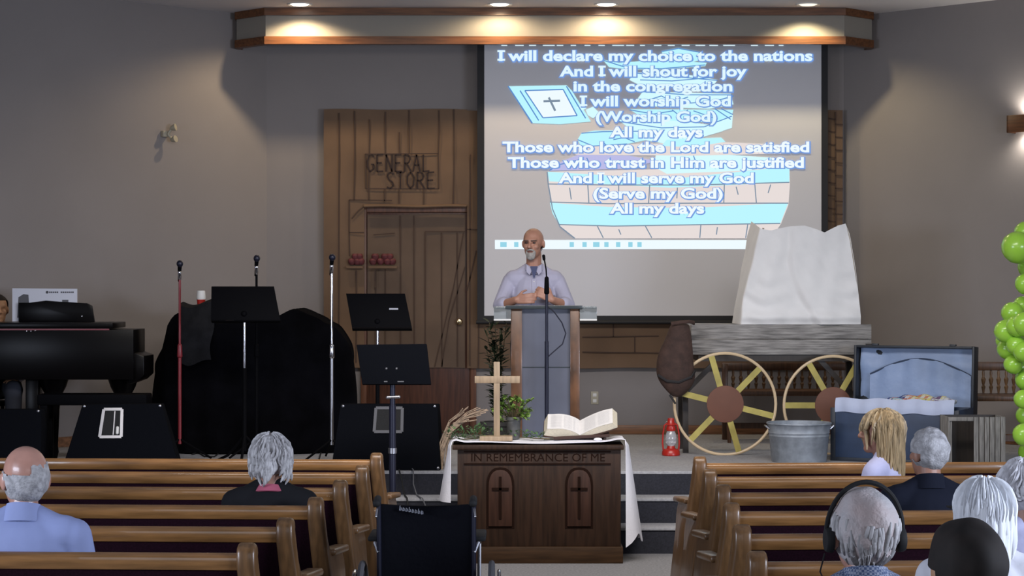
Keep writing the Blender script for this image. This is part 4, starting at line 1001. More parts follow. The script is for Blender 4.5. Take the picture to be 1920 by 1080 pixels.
# canvas: front sheet sagging between two bows, wrapped over the bows to the back
Lf = [(1384, 608), (1388, 580), (1396, 540), (1402, 500), (1409, 470), (1413, 440), (1421, 412)]
Rt = [(1614, 608), (1613, 580), (1609, 540), (1604, 500), (1599, 470), (1594, 440), (1586, 420)]
def lerp_list(L_, v):
    i = min(len(L_)-2, int(v*(len(L_)-1))); f_ = v*(len(L_)-1)-i
    return L_[i][0]*(1-f_)+L_[i+1][0]*f_, L_[i][1]*(1-f_)+L_[i+1][1]*f_
TOPC = [(0.0, 428), (0.05, 430), (0.13, 432), (0.22, 428), (0.36, 424), (0.52, 423), (0.66, 430), (0.75, 436), (0.82, 430), (0.91, 423), (1.0, 419)]
INL = [(1389, 608), (1391, 580), (1396, 550), (1404, 520), (1412, 503), (1418, 470), (1426, 428)]
def tc_(e):
    for (a, ya), (b, yb) in zip(TOPC[:-1], TOPC[1:]):
        if a <= e <= b: return ya+(yb-ya)*(e-a)/(b-a)
    return 419
def ss(a, b, x):
    x = min(1, max(0, (x-a)/(b-a))); return x*x*(3-2*x)
def canv(u, v):
    xi, yi = lerp_list(INL, v); xr, yr = lerp_list(Rt, v)
    if u < 0.14:
        e = u/0.14; xl, yl = lerp_list(Lf, v)
        return (wq(xl*(1-e)+xi*e), 0.46*(1-e)+0.02*e, wz(yl*(1-e)+(608-(608-428)*v)*e))
    e = (u-0.14)/0.86
    x = xi*(1-e)+xr*e; y = 608-(608-tc_(e))*v
    ec = 0.38+0.02*(1-v)+0.33*max(0, 0.62-v)**1.15*1.3
    dp = 0.02-0.05*ss(ec-0.05, ec+0.03, e)*(1-ss(ec+0.05, ec+0.45, e))*(0.4+0.6*(1-v))
    dp -= 0.03*math.exp(-((e-0.22)/0.13)**2)*(1-0.5*v) + 0.03*math.exp(-((v-0.075)/0.05)**2)
    dp += 0.012*math.sin(v*29+e*6+2*math.sin(e*9))*math.exp(-((v-0.30)/0.22)**2)*(0.5+0.5*math.sin(e*7+1))+0.006*math.sin(e*31+v*11)*math.sin(v*17)
    dp += 0.02*ss(0.7, 1.0, v)*math.sin(e*6.3)
    return (wq(x), dp, wz(y))
m = MB(); m.grid(canv, 96, 64)
mb_ = MB(); mb_.grid(lambda u, v: (wq(lerp_list(Lf, v)[0]*(1-u)+lerp_list(Rt, v)[0]*u), 0.46, wz(lerp_list(Lf, v)[1]*(1-u)+lerp_list(Rt, v)[1]*u + 34*v**5*math.sin(u*math.pi)**0.5)), 20, 14)
mr_ = MB(); mr_.grid(lambda u, v: (wq(lerp_list(Rt, v)[0])-0.004*math.sin(u*3.14), 0.02+0.44*u, wz(lerp_list(Rt, v)[1])), 8, 14)
cv = m.build('canvas_cover', M['canvas'], t, solid=0.003, smooth=80)
mb_.add(mr_.v, mr_.f).build('canvas_back', M['canvas'], cv, solid=0.003, smooth=80)
for sx_, L_ in ((-1, Lf), (1, Rt)):
    MB().tube([(wq(L_[0][0])-sx_*0.07, 0.24, b0+0.05)] + [(wq(x)-sx_*0.075, 0.24, wz(y+14)) for x, y in L_], 0.008, 6).build('canvas_bow', M['pine'], t)
# hoop wheels
def wheel(cx, cy, rpx, a0, Yw, nsp=6):
    X, Z = wq(cx, Yw), wz(cy, Yw); dy = Yw-YW; r = rpx*Yw/FPX
    rim = MB(); rim.tube([(X+r*math.cos(2*math.pi*k_/56), dy, Z+r*math.sin(2*math.pi*k_/56)) for k_ in range(56)], 0.0125, 8, closed=True)
    wo = rim.build('wheel', M['hoop'], t)
    hb = MB(); hb.lathe([(0, -0.012), (0.145, -0.012), (0.15, -0.008), (0.15, 0.004), (0, 0.004)], n=40, M=Matrix.Translation((X, dy-0.012, Z)) @ Euler((R(90), 0, 0)).to_matrix().to_4x4())
    hb.build('wheel_hub', M['hub'], wo, bevel=0.002)
    for k_ in range(nsp):
        a = R(a0+60*k_); c, s2 = math.cos(a), math.sin(a)
        MB().bar((X+0.13*c, dy-0.006, Z+0.13*s2), (X+(r-0.004)*c, dy-0.006, Z+(r-0.004)*s2), 0.048, 0.006, up=(0, 1, 0)).build('wheel_spoke', M['spoke'], wo)
wheel(1359.5, 757.5, 95, -14, 16.98)
wheel(1562, 760, 92, 0, 17.05)
# hide bag hanging on the wagon's end
Ys_ = 16.93; sxx = px(1270, Ys_)
t = thing('hide_saddlebag', 'brown hide saddlebag hanging on the left end of the wagon', 'bag', (sxx, Ys_, ST))
def sq(x): return px(x, Ys_)-sxx
def sz(y): return pz(y, Ys_)-ST
prof = [(606, 1260, 1292), (612, 1256, 1293), (630, 1250, 1297), (650, 1240, 1299), (668, 1232, 1300), (690, 1230, 1302), (705, 1231, 1305), (720, 1238, 1302), (735, 1252, 1290), (745, 1262, 1278)]
m = MB(); n = 22; rings = []
for y, xa, xb in prof:
    rings.append([((sq(xa)+sq(xb))/2+(sq(xb)-sq(xa))/2*math.cos(2*math.pi*k_/n)*(1+0.03*math.sin(k_*3+y)), 0.02+0.085*math.sin(2*math.pi*k_/n)*min(1, (xb-xa)/60), sz(y)) for k_ in range(n)])
vs = [p for r in rings for p in r]; fs = [(i*n+k_, i*n+(k_+1) % n, (i+1)*n+(k_+1) % n, (i+1)*n+k_) for i in range(len(rings)-1) for k_ in range(n)]
fs += [tuple(range(n)), tuple((len(rings)-1)*n+k_ for k_ in reversed(range(n)))]
m.add(vs, fs).build('bag_body', M['sack'], t, subd=1, smooth=80)
MB().tube([(sq(1233), -0.03, sz(703)), (sq(1250), -0.062, sz(714)), (sq(1272), -0.068, sz(716)), (sq(1296), -0.05, sz(706)), (sq(1303), -0.01, sz(696))], 0.012, 6, flat=0.5).build('strap', M['strap'], t)
MB().tube([(sq(1258), -0.03, sz(607)), (sq(1275), -0.05, sz(604)), (sq(1292), -0.03, sz(603)), (sq(1302), 0.02, sz(605)), (sq(1304), 0.12, sz(607)), (sq(1303), 0.22, sz(606))], 0.015, 6, flat=0.5).build('hanging_strap', M['sack'], t)
MB().tube([(sq(1255), -0.03, sz(740)), (sq(1262), -0.03, sz(750)), (sq(1266), -0.03, sz(757))], 0.008, 6).build('strap_end', M['strap'], t)

# red lantern
Yl = 16.95
t = thing('oil_lantern', 'red oil lantern standing on the platform left of the wagon wheel', 'lantern', (px(1258, Yl), Yl, ST))
hL = pz(783, Yl)-ST
MB().lathe([(0, 0), (0.070, 0), (0.074, 0.006), (0.072, 0.035), (0.06, 0.052), (0.035, 0.058), (0.03, 0.078), (0, 0.078)], n=24).build('fuel_tank', M['lantern'], t)
MB().lathe([(0.028, 0.078), (0.045, 0.10), (0.05, 0.13), (0.043, 0.17), (0.03, 0.205), (0.0, 0.205)], n=24).build('glass_globe', M['lanternglass'], t)
MB().lathe([(0.036, 0.20), (0.040, 0.215), (0.034, 0.24), (0.042, 0.248), (0.03, 0.268), (0.026, hL-0.005), (0.0, hL)], n=24).build('chimney_cap', M['lantern'], t)
for sx_ in (-1, 1):
    MB().tube([(sx_*0.062, 0, 0.045), (sx_*0.068, 0, 0.10), (sx_*0.064, 0, 0.18), (sx_*0.052, 0, 0.245), (sx_*0.03, 0, 0.262)], 0.007, 6).build('side_tube', M['lantern'], t)
MB().tube([(0.05*math.cos(a_/10*math.pi), 0, 0.26-0.0+0.02*math.sin(a_/10*math.pi)) for a_ in range(11)], 0.002, 5).build('bail_handle', M['steel'], t)
MB().tube([(0.047*math.cos(a_), 0.047*math.sin(a_), 0.125) for a_ in [k_*2*math.pi/20 for k_ in range(20)]], 0.002, 5, closed=True).build('globe_guard', M['steel'], t)

# galvanised tub
Yt = 16.35
t = thing('washtub', 'galvanised metal washtub standing in front of the rear wagon wheel', 'tub', (px(1498, Yt), Yt, ST))
hT = pz(793, Yt+0.0)-ST
MB().lathe([(0, 0.004), (0.205, 0.004), (0.21, 0.0), (0.214, 0.012), (0.233, hT*0.66), (0.238, hT*0.68), (0.234, hT*0.70), (0.236, hT*0.74), (0.241, hT*0.76), (0.237, hT*0.78), (0.247, hT-0.008), (0.255, hT-0.004), (0.253, hT+0.006), (0.244, hT+0.004), (0.205, 0.02), (0, 0.02)], n=48).build('tub_body', M['zinc'], t, smooth=60)
for sx_ in (-1, 1):
    MB().tube([(sx_*0.238, -0.05, hT*0.86), (sx_*0.262, -0.05, hT*0.93), (sx_*0.262, 0.05, hT*0.93), (sx_*0.238, 0.05, hT*0.86)], 0.006, 6).build('handle', M['steel'], t)

# blue trunk, standing turned, lid open
Yk = 16.45
kf = Vector((px(1562, Yk), Yk, ST)); rz = R(-27)
t = thing('steamer_trunk', 'open navy blue trunk lined with pale blue satin beside the washtub', 'trunk', kf, rz)
TW, TD, THh = 0.985, 0.50, pz(764, Yk)-ST
b = MB(); th = 0.018
b.box(0, TW, 0, th, 0, THh).box(0, TW, TD-th, TD, 0, THh).box(0, th, th, TD-th, 0, THh).box(TW-th, TW, th, TD-th, 0, THh).box(th, TW-th, th, TD-th, 0, 0.02)
b.build('trunk_body', M['trunk'], t, bevel=0.004)
b = MB()
for (xa, ya, xb, yb) in ((0, -0.003, TW, -0.003), (0, TD+0.003, TW, TD+0.003)): b.box(xa-0.003, xb+0.003, ya-0.004, ya+0.004, -0.0, 0.03)
for xx in (0, TW): b.box(xx-0.02, xx+0.02, -0.006, 0.012, 0, THh)
b.build('edge_binding', M['trunkedge'], t, bevel=0.002)
b = MB(); b.grid(lambda u, v: (th+ (TW-2*th)*u, 0.0-0.006-0.012*math.sin(v*3.14)+0.006*math.sin(u*40)+0.02*v, THh-0.035+0.110*v+0.006*math.sin(u*21)), 60, 6)
b.add(MB().grid(lambda u, v: (th+0.004+0.01*math.sin(u*20), 0.02+(TD-0.04)*u, THh-0.08+0.11*v), 20, 4).v, [])
b.build('lining_skirt', M['liningw'], t, solid=0.004, smooth=80)
b = MB(); b.grid(lambda u, v: (th+(TW-2*th)*u, 0.02+(TD-0.04)*v, THh-0.06+0.016*math.sin(u*17+v*5)+0.012*math.cos(v*13+u*4)), 40, 16)
b.build('inner_lining', M['lining'], t, solid=0.004, smooth=80)
# lid: a shallow tray standing up on the back edge
LH = pz(648, 16.85)-pz(776, 16.7); LD = 0.13
ld = MB(); ang = R(-4)
Ml = Matrix.Translation((0.0, TD-0.002, THh-0.06)) @ Euler((ang, 0, 0)).to_matrix().to_4x4()
ld.box(0, TW, LD-0.016, LD, 0, LH, Ml).box(0, 0.02, 0, LD, 0, LH, Ml).box(TW-0.02, TW, 0, LD, 0, LH, Ml).box(0.02, TW-0.02, 0, LD, LH-0.02, LH, Ml).box(0.02, TW-0.02, 0, LD, 0, 0.02, Ml)
lid = ld.build('lid', M['trunkedge'], t, bevel=0.004)
b = MB(); b.grid(lambda u, v: Ml @ Vector((0.03+(TW-0.06)*u, LD-0.03+0.022*math.sin(u*11+v*5+2*math.sin(u*5))*(1-v*0.6)+0.008*math.sin(v*15), 0.02+(LH-0.04)*v)), 40, 30)
b.build('lid_lining', M['lining'], lid, solid=0.004, smooth=80)
b = MB(); b.grid(lambda u, v: Ml @ Vector((0.12+(TW-0.16)*u, LD-0.065+0.010*math.sin(u*25)*v, 0.03+(0.28+0.13*math.sin(u*math.pi))*v)), 40, 12)
b.build('gathered_pocket', M['lining'], lid, solid=0.004, smooth=80)
b = MB(); b.tube([Ml @ Vector((0.12+(TW-0.16)*k_/20, LD-0.066, 0.31+0.13*math.sin(k_/20*math.pi))) for k_ in range(21)], 0.006, 6); b.build('pocket_hem', M['trunk'], lid)
for xx in (0.15, TW-0.2): MB().box(xx, xx+0.05, -0.004, 0.03, LH-0.004, LH+0.014, Ml).build('latch', M['trunkedge'], lid, bevel=0.003)
# patchwork quilt folded inside
qt = thing('patchwork_quilt', 'colourful patchwork quilt folded inside the open blue trunk', 'quilt', kf, rz)
def quilt(u, v): return Vector((0.34+(TW-0.44)*u, 0.09+0.30*v, THh+0.025+0.030*math.sin(u*3.1)+0.028*v+0.010*math.sin(u*22+v*9)))
b = MB(); b.grid(quilt, 30, 12); b.build('quilt_cloth', M['quiltwhite'], qt, solid=0.02, smooth=80)
rr = random.Random(21)
cols = ['quiltblue', 'quiltred', 'quiltteal', 'quiltorange', 'quiltyellow', 'quiltyellow', 'quiltplum', 'quiltwhite']
for i in range(14):
    for j in range(4):
        u0, v0 = (i+0.1)/14, (j+0.1)/4
        c = cols[min(7, max(0, int(i/14*8+rr.uniform(-1.2, 1.2))))]
        if rr.random() < 0.2: continue
        q4 = [quilt(u0, v0), quilt(u0+0.8/14, v0), quilt(u0+0.8/14, v0+0.2), quilt(u0, v0+0.2)]
        MB().add([p+Vector((0, 0, 0.012)) for p in q4], [(0,1,2,3)]).build('patch', M[c], qt, solid=0.003)

# slatted crate
Yc = 15.68
t = thing('slatted_crate', 'weathered grey slatted wooden crate standing right of the blue trunk', 'crate', (px(1778, Yc), Yc, ST), R(0))
cw = 108*Yc/FPX; chh = pz(782, Yc)-ST; cdp = 0.30
for k_ in range(6):
    x0_ = cw*0.44 + k_*cw*0.56/6
    MB().box(x0_+0.003, x0_+cw*0.56/6-0.003, 0.0, 0.012, 0.0, chh).build('front_slat', M['crate'], t, bevel=0.002)
for k_ in range(4):
    MB().box(0.0, 0.012, k_*cdp/4+0.003, (k_+1)*cdp/4-0.003, 0, chh).build('side_slat', M['crate'], t, bevel=0.002)
    MB().box(cw-0.012, cw, k_*cdp/4+0.003+0.013, (k_+1)*cdp/4-0.003, 0, chh).build('side_slat', M['crate'], t, bevel=0.002)
MB().box(0, cw, cdp, cdp+0.012, 0, chh).build('back_panel', M['darkwood'], t)
MB().box(0.012, cw-0.012, 0.013, cdp, 0.0, 0.012).build('bottom_board', M['crate'], t)
MB().box(0.0, cw*0.44, 0.0, 0.012, chh-0.03, chh).build('top_rail', M['crate'], t, bevel=0.002)
MB().box(0.012, 0.03, 0.012, 0.03, 0.012, chh-0.03).build('corner_block', M['crate'], t)

# spindle benches by the back wall
def settle(label, x0, x1, ytop, yseat, Y, nsp, rz=0):
    X0, X1 = px(x0, Y), px(x1, Y); w = X1-X0; hb, hs = pz(ytop, Y)-ST, pz(yseat, Y)-ST
    t = thing('spindle_settle', label, 'bench', (X0, Y, ST), rz, 'spindle-back settles near the back wall')
    MB().box(0, w, 0.0, 0.42, hs-0.045, hs).build('seat', M['bench'], t, bevel=0.008)
    MB().box(0, w, 0.40, 0.44, hb-0.07, hb).build('crest_rail', M['bench'], t, bevel=0.01)
    for k_ in range(nsp):
        x = w*(k_+0.5)/nsp; h_ = hb-0.07-hs
        MB().lathe([(0.008, 0), (0.012, h_*0.15), (0.018, h_*0.28), (0.009, h_*0.36), (0.016, h_*0.5), (0.020, h_*0.62), (0.009, h_*0.72), (0.012, h_*0.88), (0.008, h_)], (x, 0.42, hs), 10).build('spindle', M['spindle'], t)
    for x in (0.03, w-0.03):
        MB().bar((x, 0.42, 0), (x, 0.42, hb-0.01), 0.05, 0.05).build('back_post', M['bench'], t, bevel=0.006)
        MB().lathe([(0.016, 0), (0.024, hs*0.3), (0.018, hs*0.5), (0.028, hs*0.75), (0.02, hs-0.04)], (x, 0.04, 0), 12).build('leg', M['bench'], t)
    MB().box(0.03, w-0.03, 0.41, 0.43, 0.10, 0.15).build('stretcher', M['bench'], t)
    return t
settle('carved spindle settle seen through the spokes of the wagon wheels', 1362, 1612, 683, 733, 18.3, 17)
settle('brown spindle settle between the blue trunk and the green balloons', 1815, 1990, 682, 742, 16.75, 12)

# ---------------------------------------------------------------- balloon column
bal = [(1908,465,27,15.7),(1924,438,20,15.8),(1922,533,17,15.65),(1930,500,20,15.9),(1899,588,19,15.75),(1887,622,20,15.6),(1907,612,18,15.5),(1890,655,18,15.75),(1883,640,14,15.85),(1906,648,17,15.55),(1900,684,16,15.65),(1921,608,20,15.45),(1918,575,17,15.85),
       (1920,660,18,15.5),(1914,690,15,15.8),(1923,712,18,15.7),(1919,749,16,15.6),(1924,780,17,15.8),(1920,816,19,15.6),(1932,850,20,15.8),(1944,490,22,16.1),(1944,548,22,16.0),(1938,628,20,16.05),(1942,690,20,16.0),(1944,750,20,16.0),(1944,812,20,16.1)]
pole = thing('balloon_pole', 'slim pole at the right edge that carries the lime balloons', 'pole', (px(1942, 15.84), 15.84, ST))
MB().cyl((0, 0, 0.02), (0, 0, pz(432, 15.72)-ST), 0.012).build('upright', M['white'], pole); MB().lathe([(0, 0), (0.16, 0), (0.16, 0.02), (0.02, 0.04), (0, 0.04)], n=24).build('pole_base', M['white'], pole)
proto = None
blab = ['largest lime green balloon, alone and high in the column at the right edge', 'lime green balloon packed in the column at the right edge']
for i, (x, y, r, Y) in enumerate(bal):
    R_ = 1.12*r*Y/FPX
    if proto is None:
        proto = bpy.data.objects.new('balloon', None); COL.objects.link(proto); tag(proto, blab[0], 'balloon', 'lime balloons on the column')
        MB().lathe([(0.06, -1.18), (0.03, -1.10), (0.10, -1.05), (0.42, -0.90), (0.72, -0.66), (0.92, -0.30), (0.99, 0.05), (0.93, 0.42), (0.74, 0.74), (0.42, 0.95), (0.15, 1.03), (0.0, 1.04)], n=28).build('balloon_skin', M['balloon'], proto, smooth=80)
        MB().lathe([(0.10, -1.28), (0.11, -1.26), (0.04, -1.17), (0.02, -1.15)], n=10).build('balloon_knot', M['balloon'], proto)
        o = proto
    else: o = dup(proto, (0, 0, 0), None, blab[1])
    o.location = W(x, y, Y); o.scale = (R_, R_, R_)
    dxp = px(1945, 15.72) - o.location.x
    o.rotation_euler = (random.uniform(-0.5, 0.5), max(-1.2, min(1.2, -dxp*2.2)) + random.uniform(-0.3, 0.3), 0)

# ---------------------------------------------------------------- wheelchair in the aisle
Yw = 9.75; wcx = px(799, Yw)
t = thing('wheelchair', 'empty black folding wheelchair parked in the aisle facing the communion table', 'wheelchair', (wcx, Yw, 0))
hb_ = pz(946, Yw)
def backf(u, v):
    x = -0.213+0.426*u
    return (x, 0.02+0.030*math.sin(u*math.pi)+0.05*(1-v), 0.46+(hb_-0.46-0.012*math.sin(u*math.pi))*v)
m = MB(); m.grid(backf, 16, 12); bk = m.build('backrest', M['nylon'], t, solid=0.014, smooth=60)
m = MB(); rr = random.Random(4); x = -0.125                       # small worn pale lettering on the back
for k_ in range(8):
    z0 = hb_-0.028-0.0016*k_*1.6; h_ = 0.016+0.006*(k_ % 3 == 0)
    m.bar((x, 0.012, z0), (x+0.003, 0.012, z0+h_), 0.003, 0.002, up=(0, 1, 0)); m.bar((x, 0.012, z0), (x+0.010, 0.012, z0+0.003), 0.003, 0.002, up=(0, 1, 0)); m.bar((x+0.009, 0.012, z0), (x+0.007, 0.012, z0+0.013), 0.003, 0.002, up=(0, 1, 0)); x += 0.0145
m.build('brand_lettering', M['paleprint'], bk, smooth=0)
m = MB(); m.box(-0.213, 0.213, 0.06, 0.46, 0.475, 0.50).build('seat', M['nylon'], t, bevel=0.008)
for sg in (-1, 1):
    X = sg*0.222
    MB().tube([(X, 0.07, 0.30), (X, 0.05, 0.50), (X, 0.015, hb_+0.01), (X, -0.005, hb_+0.030), (X, -0.05, hb_+0.032)], 0.0115, 8).build('back_post', M['navy'], t)
    g = MB().cap((X, -0.045, hb_+0.032), (X, -0.135, hb_+0.020), 0.017, 0.019).build('push_handle', M['rubber'], t)
    MB().cap((X+sg*0.004, -0.03, hb_-0.02), (X+sg*0.008, -0.055, hb_-0.05), 0.006).build('brake_lever', M['chrome'], t)
    MB().tube([(X, 0.03, 0.66), (X+sg*0.02, 0.06, 0.70), (X+sg*0.02, 0.34, 0.70), (X+sg*0.02, 0.40, 0.66), (X+sg*0.02, 0.40, 0.42)], 0.010, 8).build('arm_frame', M['steel'], t)
    MB().box(X+sg*0.02-0.036, X+sg*0.02+0.036, 0.06, 0.37, 0.708, 0.732).build('arm_pad', M['rubber'], t, bevel=0.010)
    MB().tube([(X, 0.05, 0.47), (X, 0.46, 0.47), (X, 0.52, 0.42), (X, 0.62, 0.16)], 0.0115, 8).build('side_frame', M['navy'], t)
    MB().box(X-0.05-0.07*(sg > 0), X+0.05+0.07*(sg < 0), 0.58, 0.74, 0.10, 0.115).build('footplate', M['rubber'], t, bevel=0.004)
    wx_ = sg*0.305; cy, cz, r = 0.09, 0.305, 0.295
    w = MB().tube([(wx_, cy+r*math.cos(2*math.pi*k_/48), cz+r*math.sin(2*math.pi*k_/48)) for k_ in range(48)], 0.015, 8, closed=True).build('wheel_tyre', M['tyre'], t)
    MB().tube([(wx_+sg*0.035, cy+0.26*math.cos(2*math.pi*k_/48), cz+0.26*math.sin(2*math.pi*k_/48)) for k_ in range(48)], 0.009, 8, closed=True).build('hand_rim', M['chrome'], w)
    m = MB(); m.cyl((wx_-0.03, cy, cz), (wx_+0.03, cy, cz), 0.025)
    for k_ in range(24):
        a = 2*math.pi*k_/24; m.tube([(wx_+(0.02 if k_ % 2 else -0.02), cy+0.02*math.cos(a), cz+0.02*math.sin(a)), (wx_, cy+(r-0.012)*math.cos(a), cz+(r-0.012)*math.sin(a))], 0.0018, 4)
    m.build('wheel_spokes', M['chrome'], w)
    cw_ = MB().tube([(X, 0.44+0.085*math.cos(2*math.pi*k_/24), 0.10+0.085*math.sin(2*math.pi*k_/24)) for k_ in range(24)], 0.014, 8, closed=True).build('caster_wheel', M['rubber'], t)
    MB().bar((X-sg*0.02, 0.44, 0.10), (X, 0.42, 0.30), 0.012, 0.025).build('caster_fork', M['steel'], cw_)
MB().bar((-0.21, 0.25, 0.20), (0.21, 0.25, 0.45), 0.02, 0.02).bar((0.21, 0.28, 0.20), (-0.21, 0.28, 0.45), 0.02, 0.02).build('cross_brace', M['navy'], t)

# ---------------------------------------------------------------- people
class HeadFrame:
    def __init__(s, c, hs, yaw=0, pitch=0, roll=0):
        s.M = Matrix.Translation(c) @ Euler((R(pitch), R(roll), R(yaw)), 'XYZ').to_matrix().to_4x4() @ Matrix.Scale(hs, 4)
    def ell(s, mb, c, rad, rot=(0,0,0), nu=20, nv=12):
        t_ = MB().ell(c, rad, rot, nu, nv); mb.add(t_.v, t_.f, s.M); return mb
    def cap(s, mb, p, q, r1, r2=None):
        t_ = MB().cap(p, q, r1, r2); mb.add(t_.v, t_.f, s.M); return mb
def add_head(mb, H, jaw=1.0, ears=True):
    H.ell(mb, (0, -0.008, 0.03), (0.076, 0.095, 0.086)); H.ell(mb, (0, 0.022, -0.045), (0.060*jaw, 0.070, 0.070))
    H.ell(mb, (0, 0.062, -0.088), (0.030*jaw, 0.030, 0.025)); H.ell(mb, (0, 0.070, 0.030), (0.052, 0.026, 0.020))
    H.cap(mb, (0, 0.088, 0.016), (0, 0.112, -0.020), 0.009, 0.0135); H.ell(mb, (0.012, 0.098, -0.024), (0.009, 0.010, 0.008)); H.ell(mb, (-0.012, 0.098, -0.024), (0.009, 0.010, 0.008))
    H.ell(mb, (0.036, 0.062, -0.020), (0.024, 0.026, 0.024)); H.ell(mb, (-0.036, 0.062, -0.020), (0.024, 0.026, 0.024)); H.ell(mb, (0, 0.086, -0.055), (0.022, 0.010, 0.012))
    if ears:
        for sg in (-1, 1): H.ell(mb, (sg*0.079, -0.012, -0.006), (0.010, 0.020, 0.033), (R(-12), 0, sg*R(-22)))
def add_hand(mb, wrist, d, side, up, sc=1.0, curl=0.5):
    # d: towards the fingertips, side: towards the thumb, up: back of the hand
    w = Vector(wrist); d = Vector(d).normalized(); up = Vector(up); up = (up-d*up.dot(d)).normalized(); sd = Vector(side); sd = (sd-d*sd.dot(d)-up*sd.dot(up)).normalized()
    for k_ in range(4):
        o = (1.5-k_)*0.0195*sc
        mb.cap(w+d*0.012*sc+sd*o*0.7, w+d*0.080*sc+sd*o, 0.0145*sc, 0.0125*sc, 8, 3)
    for k_ in range(4):
        o = (1.5-k_)*0.0205*sc; L_ = [0.074, 0.083, 0.077, 0.060][k_]*sc
        p0_ = w+d*0.088*sc+sd*o
        d1 = (d*math.cos(curl*0.7)-up*math.sin(curl*0.7)+sd*(1.5-k_)*0.06).normalized(); p1 = p0_+d1*L_*0.42
        d2 = (d*math.cos(curl*1.5)-up*math.sin(curl*1.5)).normalized(); p2 = p1+d2*L_*0.33
        d3 = (d*math.cos(curl*2.1)-up*math.sin(curl*2.1)).normalized(); p3 = p2+d3*L_*0.25
        mb.cap(p0_, p1, 0.0098*sc, 0.0088*sc, 8, 3); mb.cap(p1, p2, 0.0088*sc, 0.008*sc, 8, 3); mb.cap(p2, p3, 0.008*sc, 0.007*sc, 8, 3)
    b0_ = w+d*0.022*sc+sd*0.026*sc; b1_ = b0_+(d*0.6+sd*0.75-up*0.25).normalized()*0.042*sc; b2_ = b1_+(d*0.92+sd*0.3-up*0.3).normalized()*0.034*sc
    mb.cap(b0_, b1_, 0.0135*sc, 0.0105*sc, 8, 3); mb.cap(b1_, b2_, 0.0105*sc, 0.008*sc, 8, 3)

def nz(p, f, sd=0): return math.sin(p[0]*f+sd)*math.cos(p[1]*f*1.1+sd*1.7)+math.sin(p[2]*f*0.9+sd*2.3+p[0]*f*0.5)
def hair_cap(H, cond, c, rad, amp=0.003, freq=60, seed=0, nu=110, nv=68):
    mb = MB().ell((0, 0, 0), rad, (0,0,0), nu, nv); keep = []; vs = []
    for p in mb.v:
        n = Vector((p[0]/rad[0]**2, p[1]/rad[1]**2, p[2]/rad[2]**2)).normalized()
        q = Vector(p) + n*amp*nz(p, freq, seed)*0.7; vs.append(tuple(q+Vector(c)))
    for f in mb.f:
        cen = sum((Vector(vs[i]) for i in f), Vector())/len(f)
        if cond(cen): keep.append(f)
    used = sorted({i for f in keep for i in f}); mp = {k: i for i, k in enumerate(used)}
    o = MB(); o.add([vs[i] for i in used], [tuple(mp[i] for i in f) for f in keep], H.M); return o
def lock(mb, H, pts, r0, flat=0.55, n=6):
    m = len(pts); t_ = MB().tube(pts, [r0*(0.75+0.5*math.sin(math.pi*min(1, (i+0.6)/m)))*(1 if i < m-1 else 0.35) for i in range(m)], n, flat); mb.add(t_.v, t_.f, H.M)
def scalp_locks(H, n, seed, c, rad, el0, fall, curl, r0, face=0.25, out=0.008, front_keep=True):
    # locks rooted over the scalp that follow the skull down and then hang for `fall`
    rr = random.Random(seed); mb = MB()
    for i in range(n):
        az = rr.uniform(-math.pi, math.pi); el = math.asin(rr.uniform(math.sin(el0), 0.999))
        d = Vector((math.sin(az), -math.cos(az), 0))          # az = 0 points to the back of the head
        if d.y > face and el < R(38): continue
        pts = []; e = el; ph = rr.uniform(0, 6.28); steps = 6
        down = rr.uniform(0.7, 1.1)*fall
        for k_ in range(steps+1):
            u = k_/steps; e2 = el - u*R(65) if el - u*R(65) > R(-12) else R(-12)
            p = Vector((c[0]+d.x*math.cos(e2)*(rad[0]+out), c[1]+d.y*math.cos(e2)*(rad[1]+out), c[2]+math.sin(e2)*(rad[2]+out)))
            extra = max(0.0, R(-12)-(el-u*R(65)))/R(65)
            p.z -= extra*down*1.6
            sdw = Vector((d.y, -d.x, 0))
            p += sdw*curl*math.sin(ph+u*7)*u + d*curl*0.6*math.cos(ph*1.3+u*7)*u
            pts.append(p)
        lock(mb, H, pts, r0*rr.uniform(0.75, 1.25))
    return mb

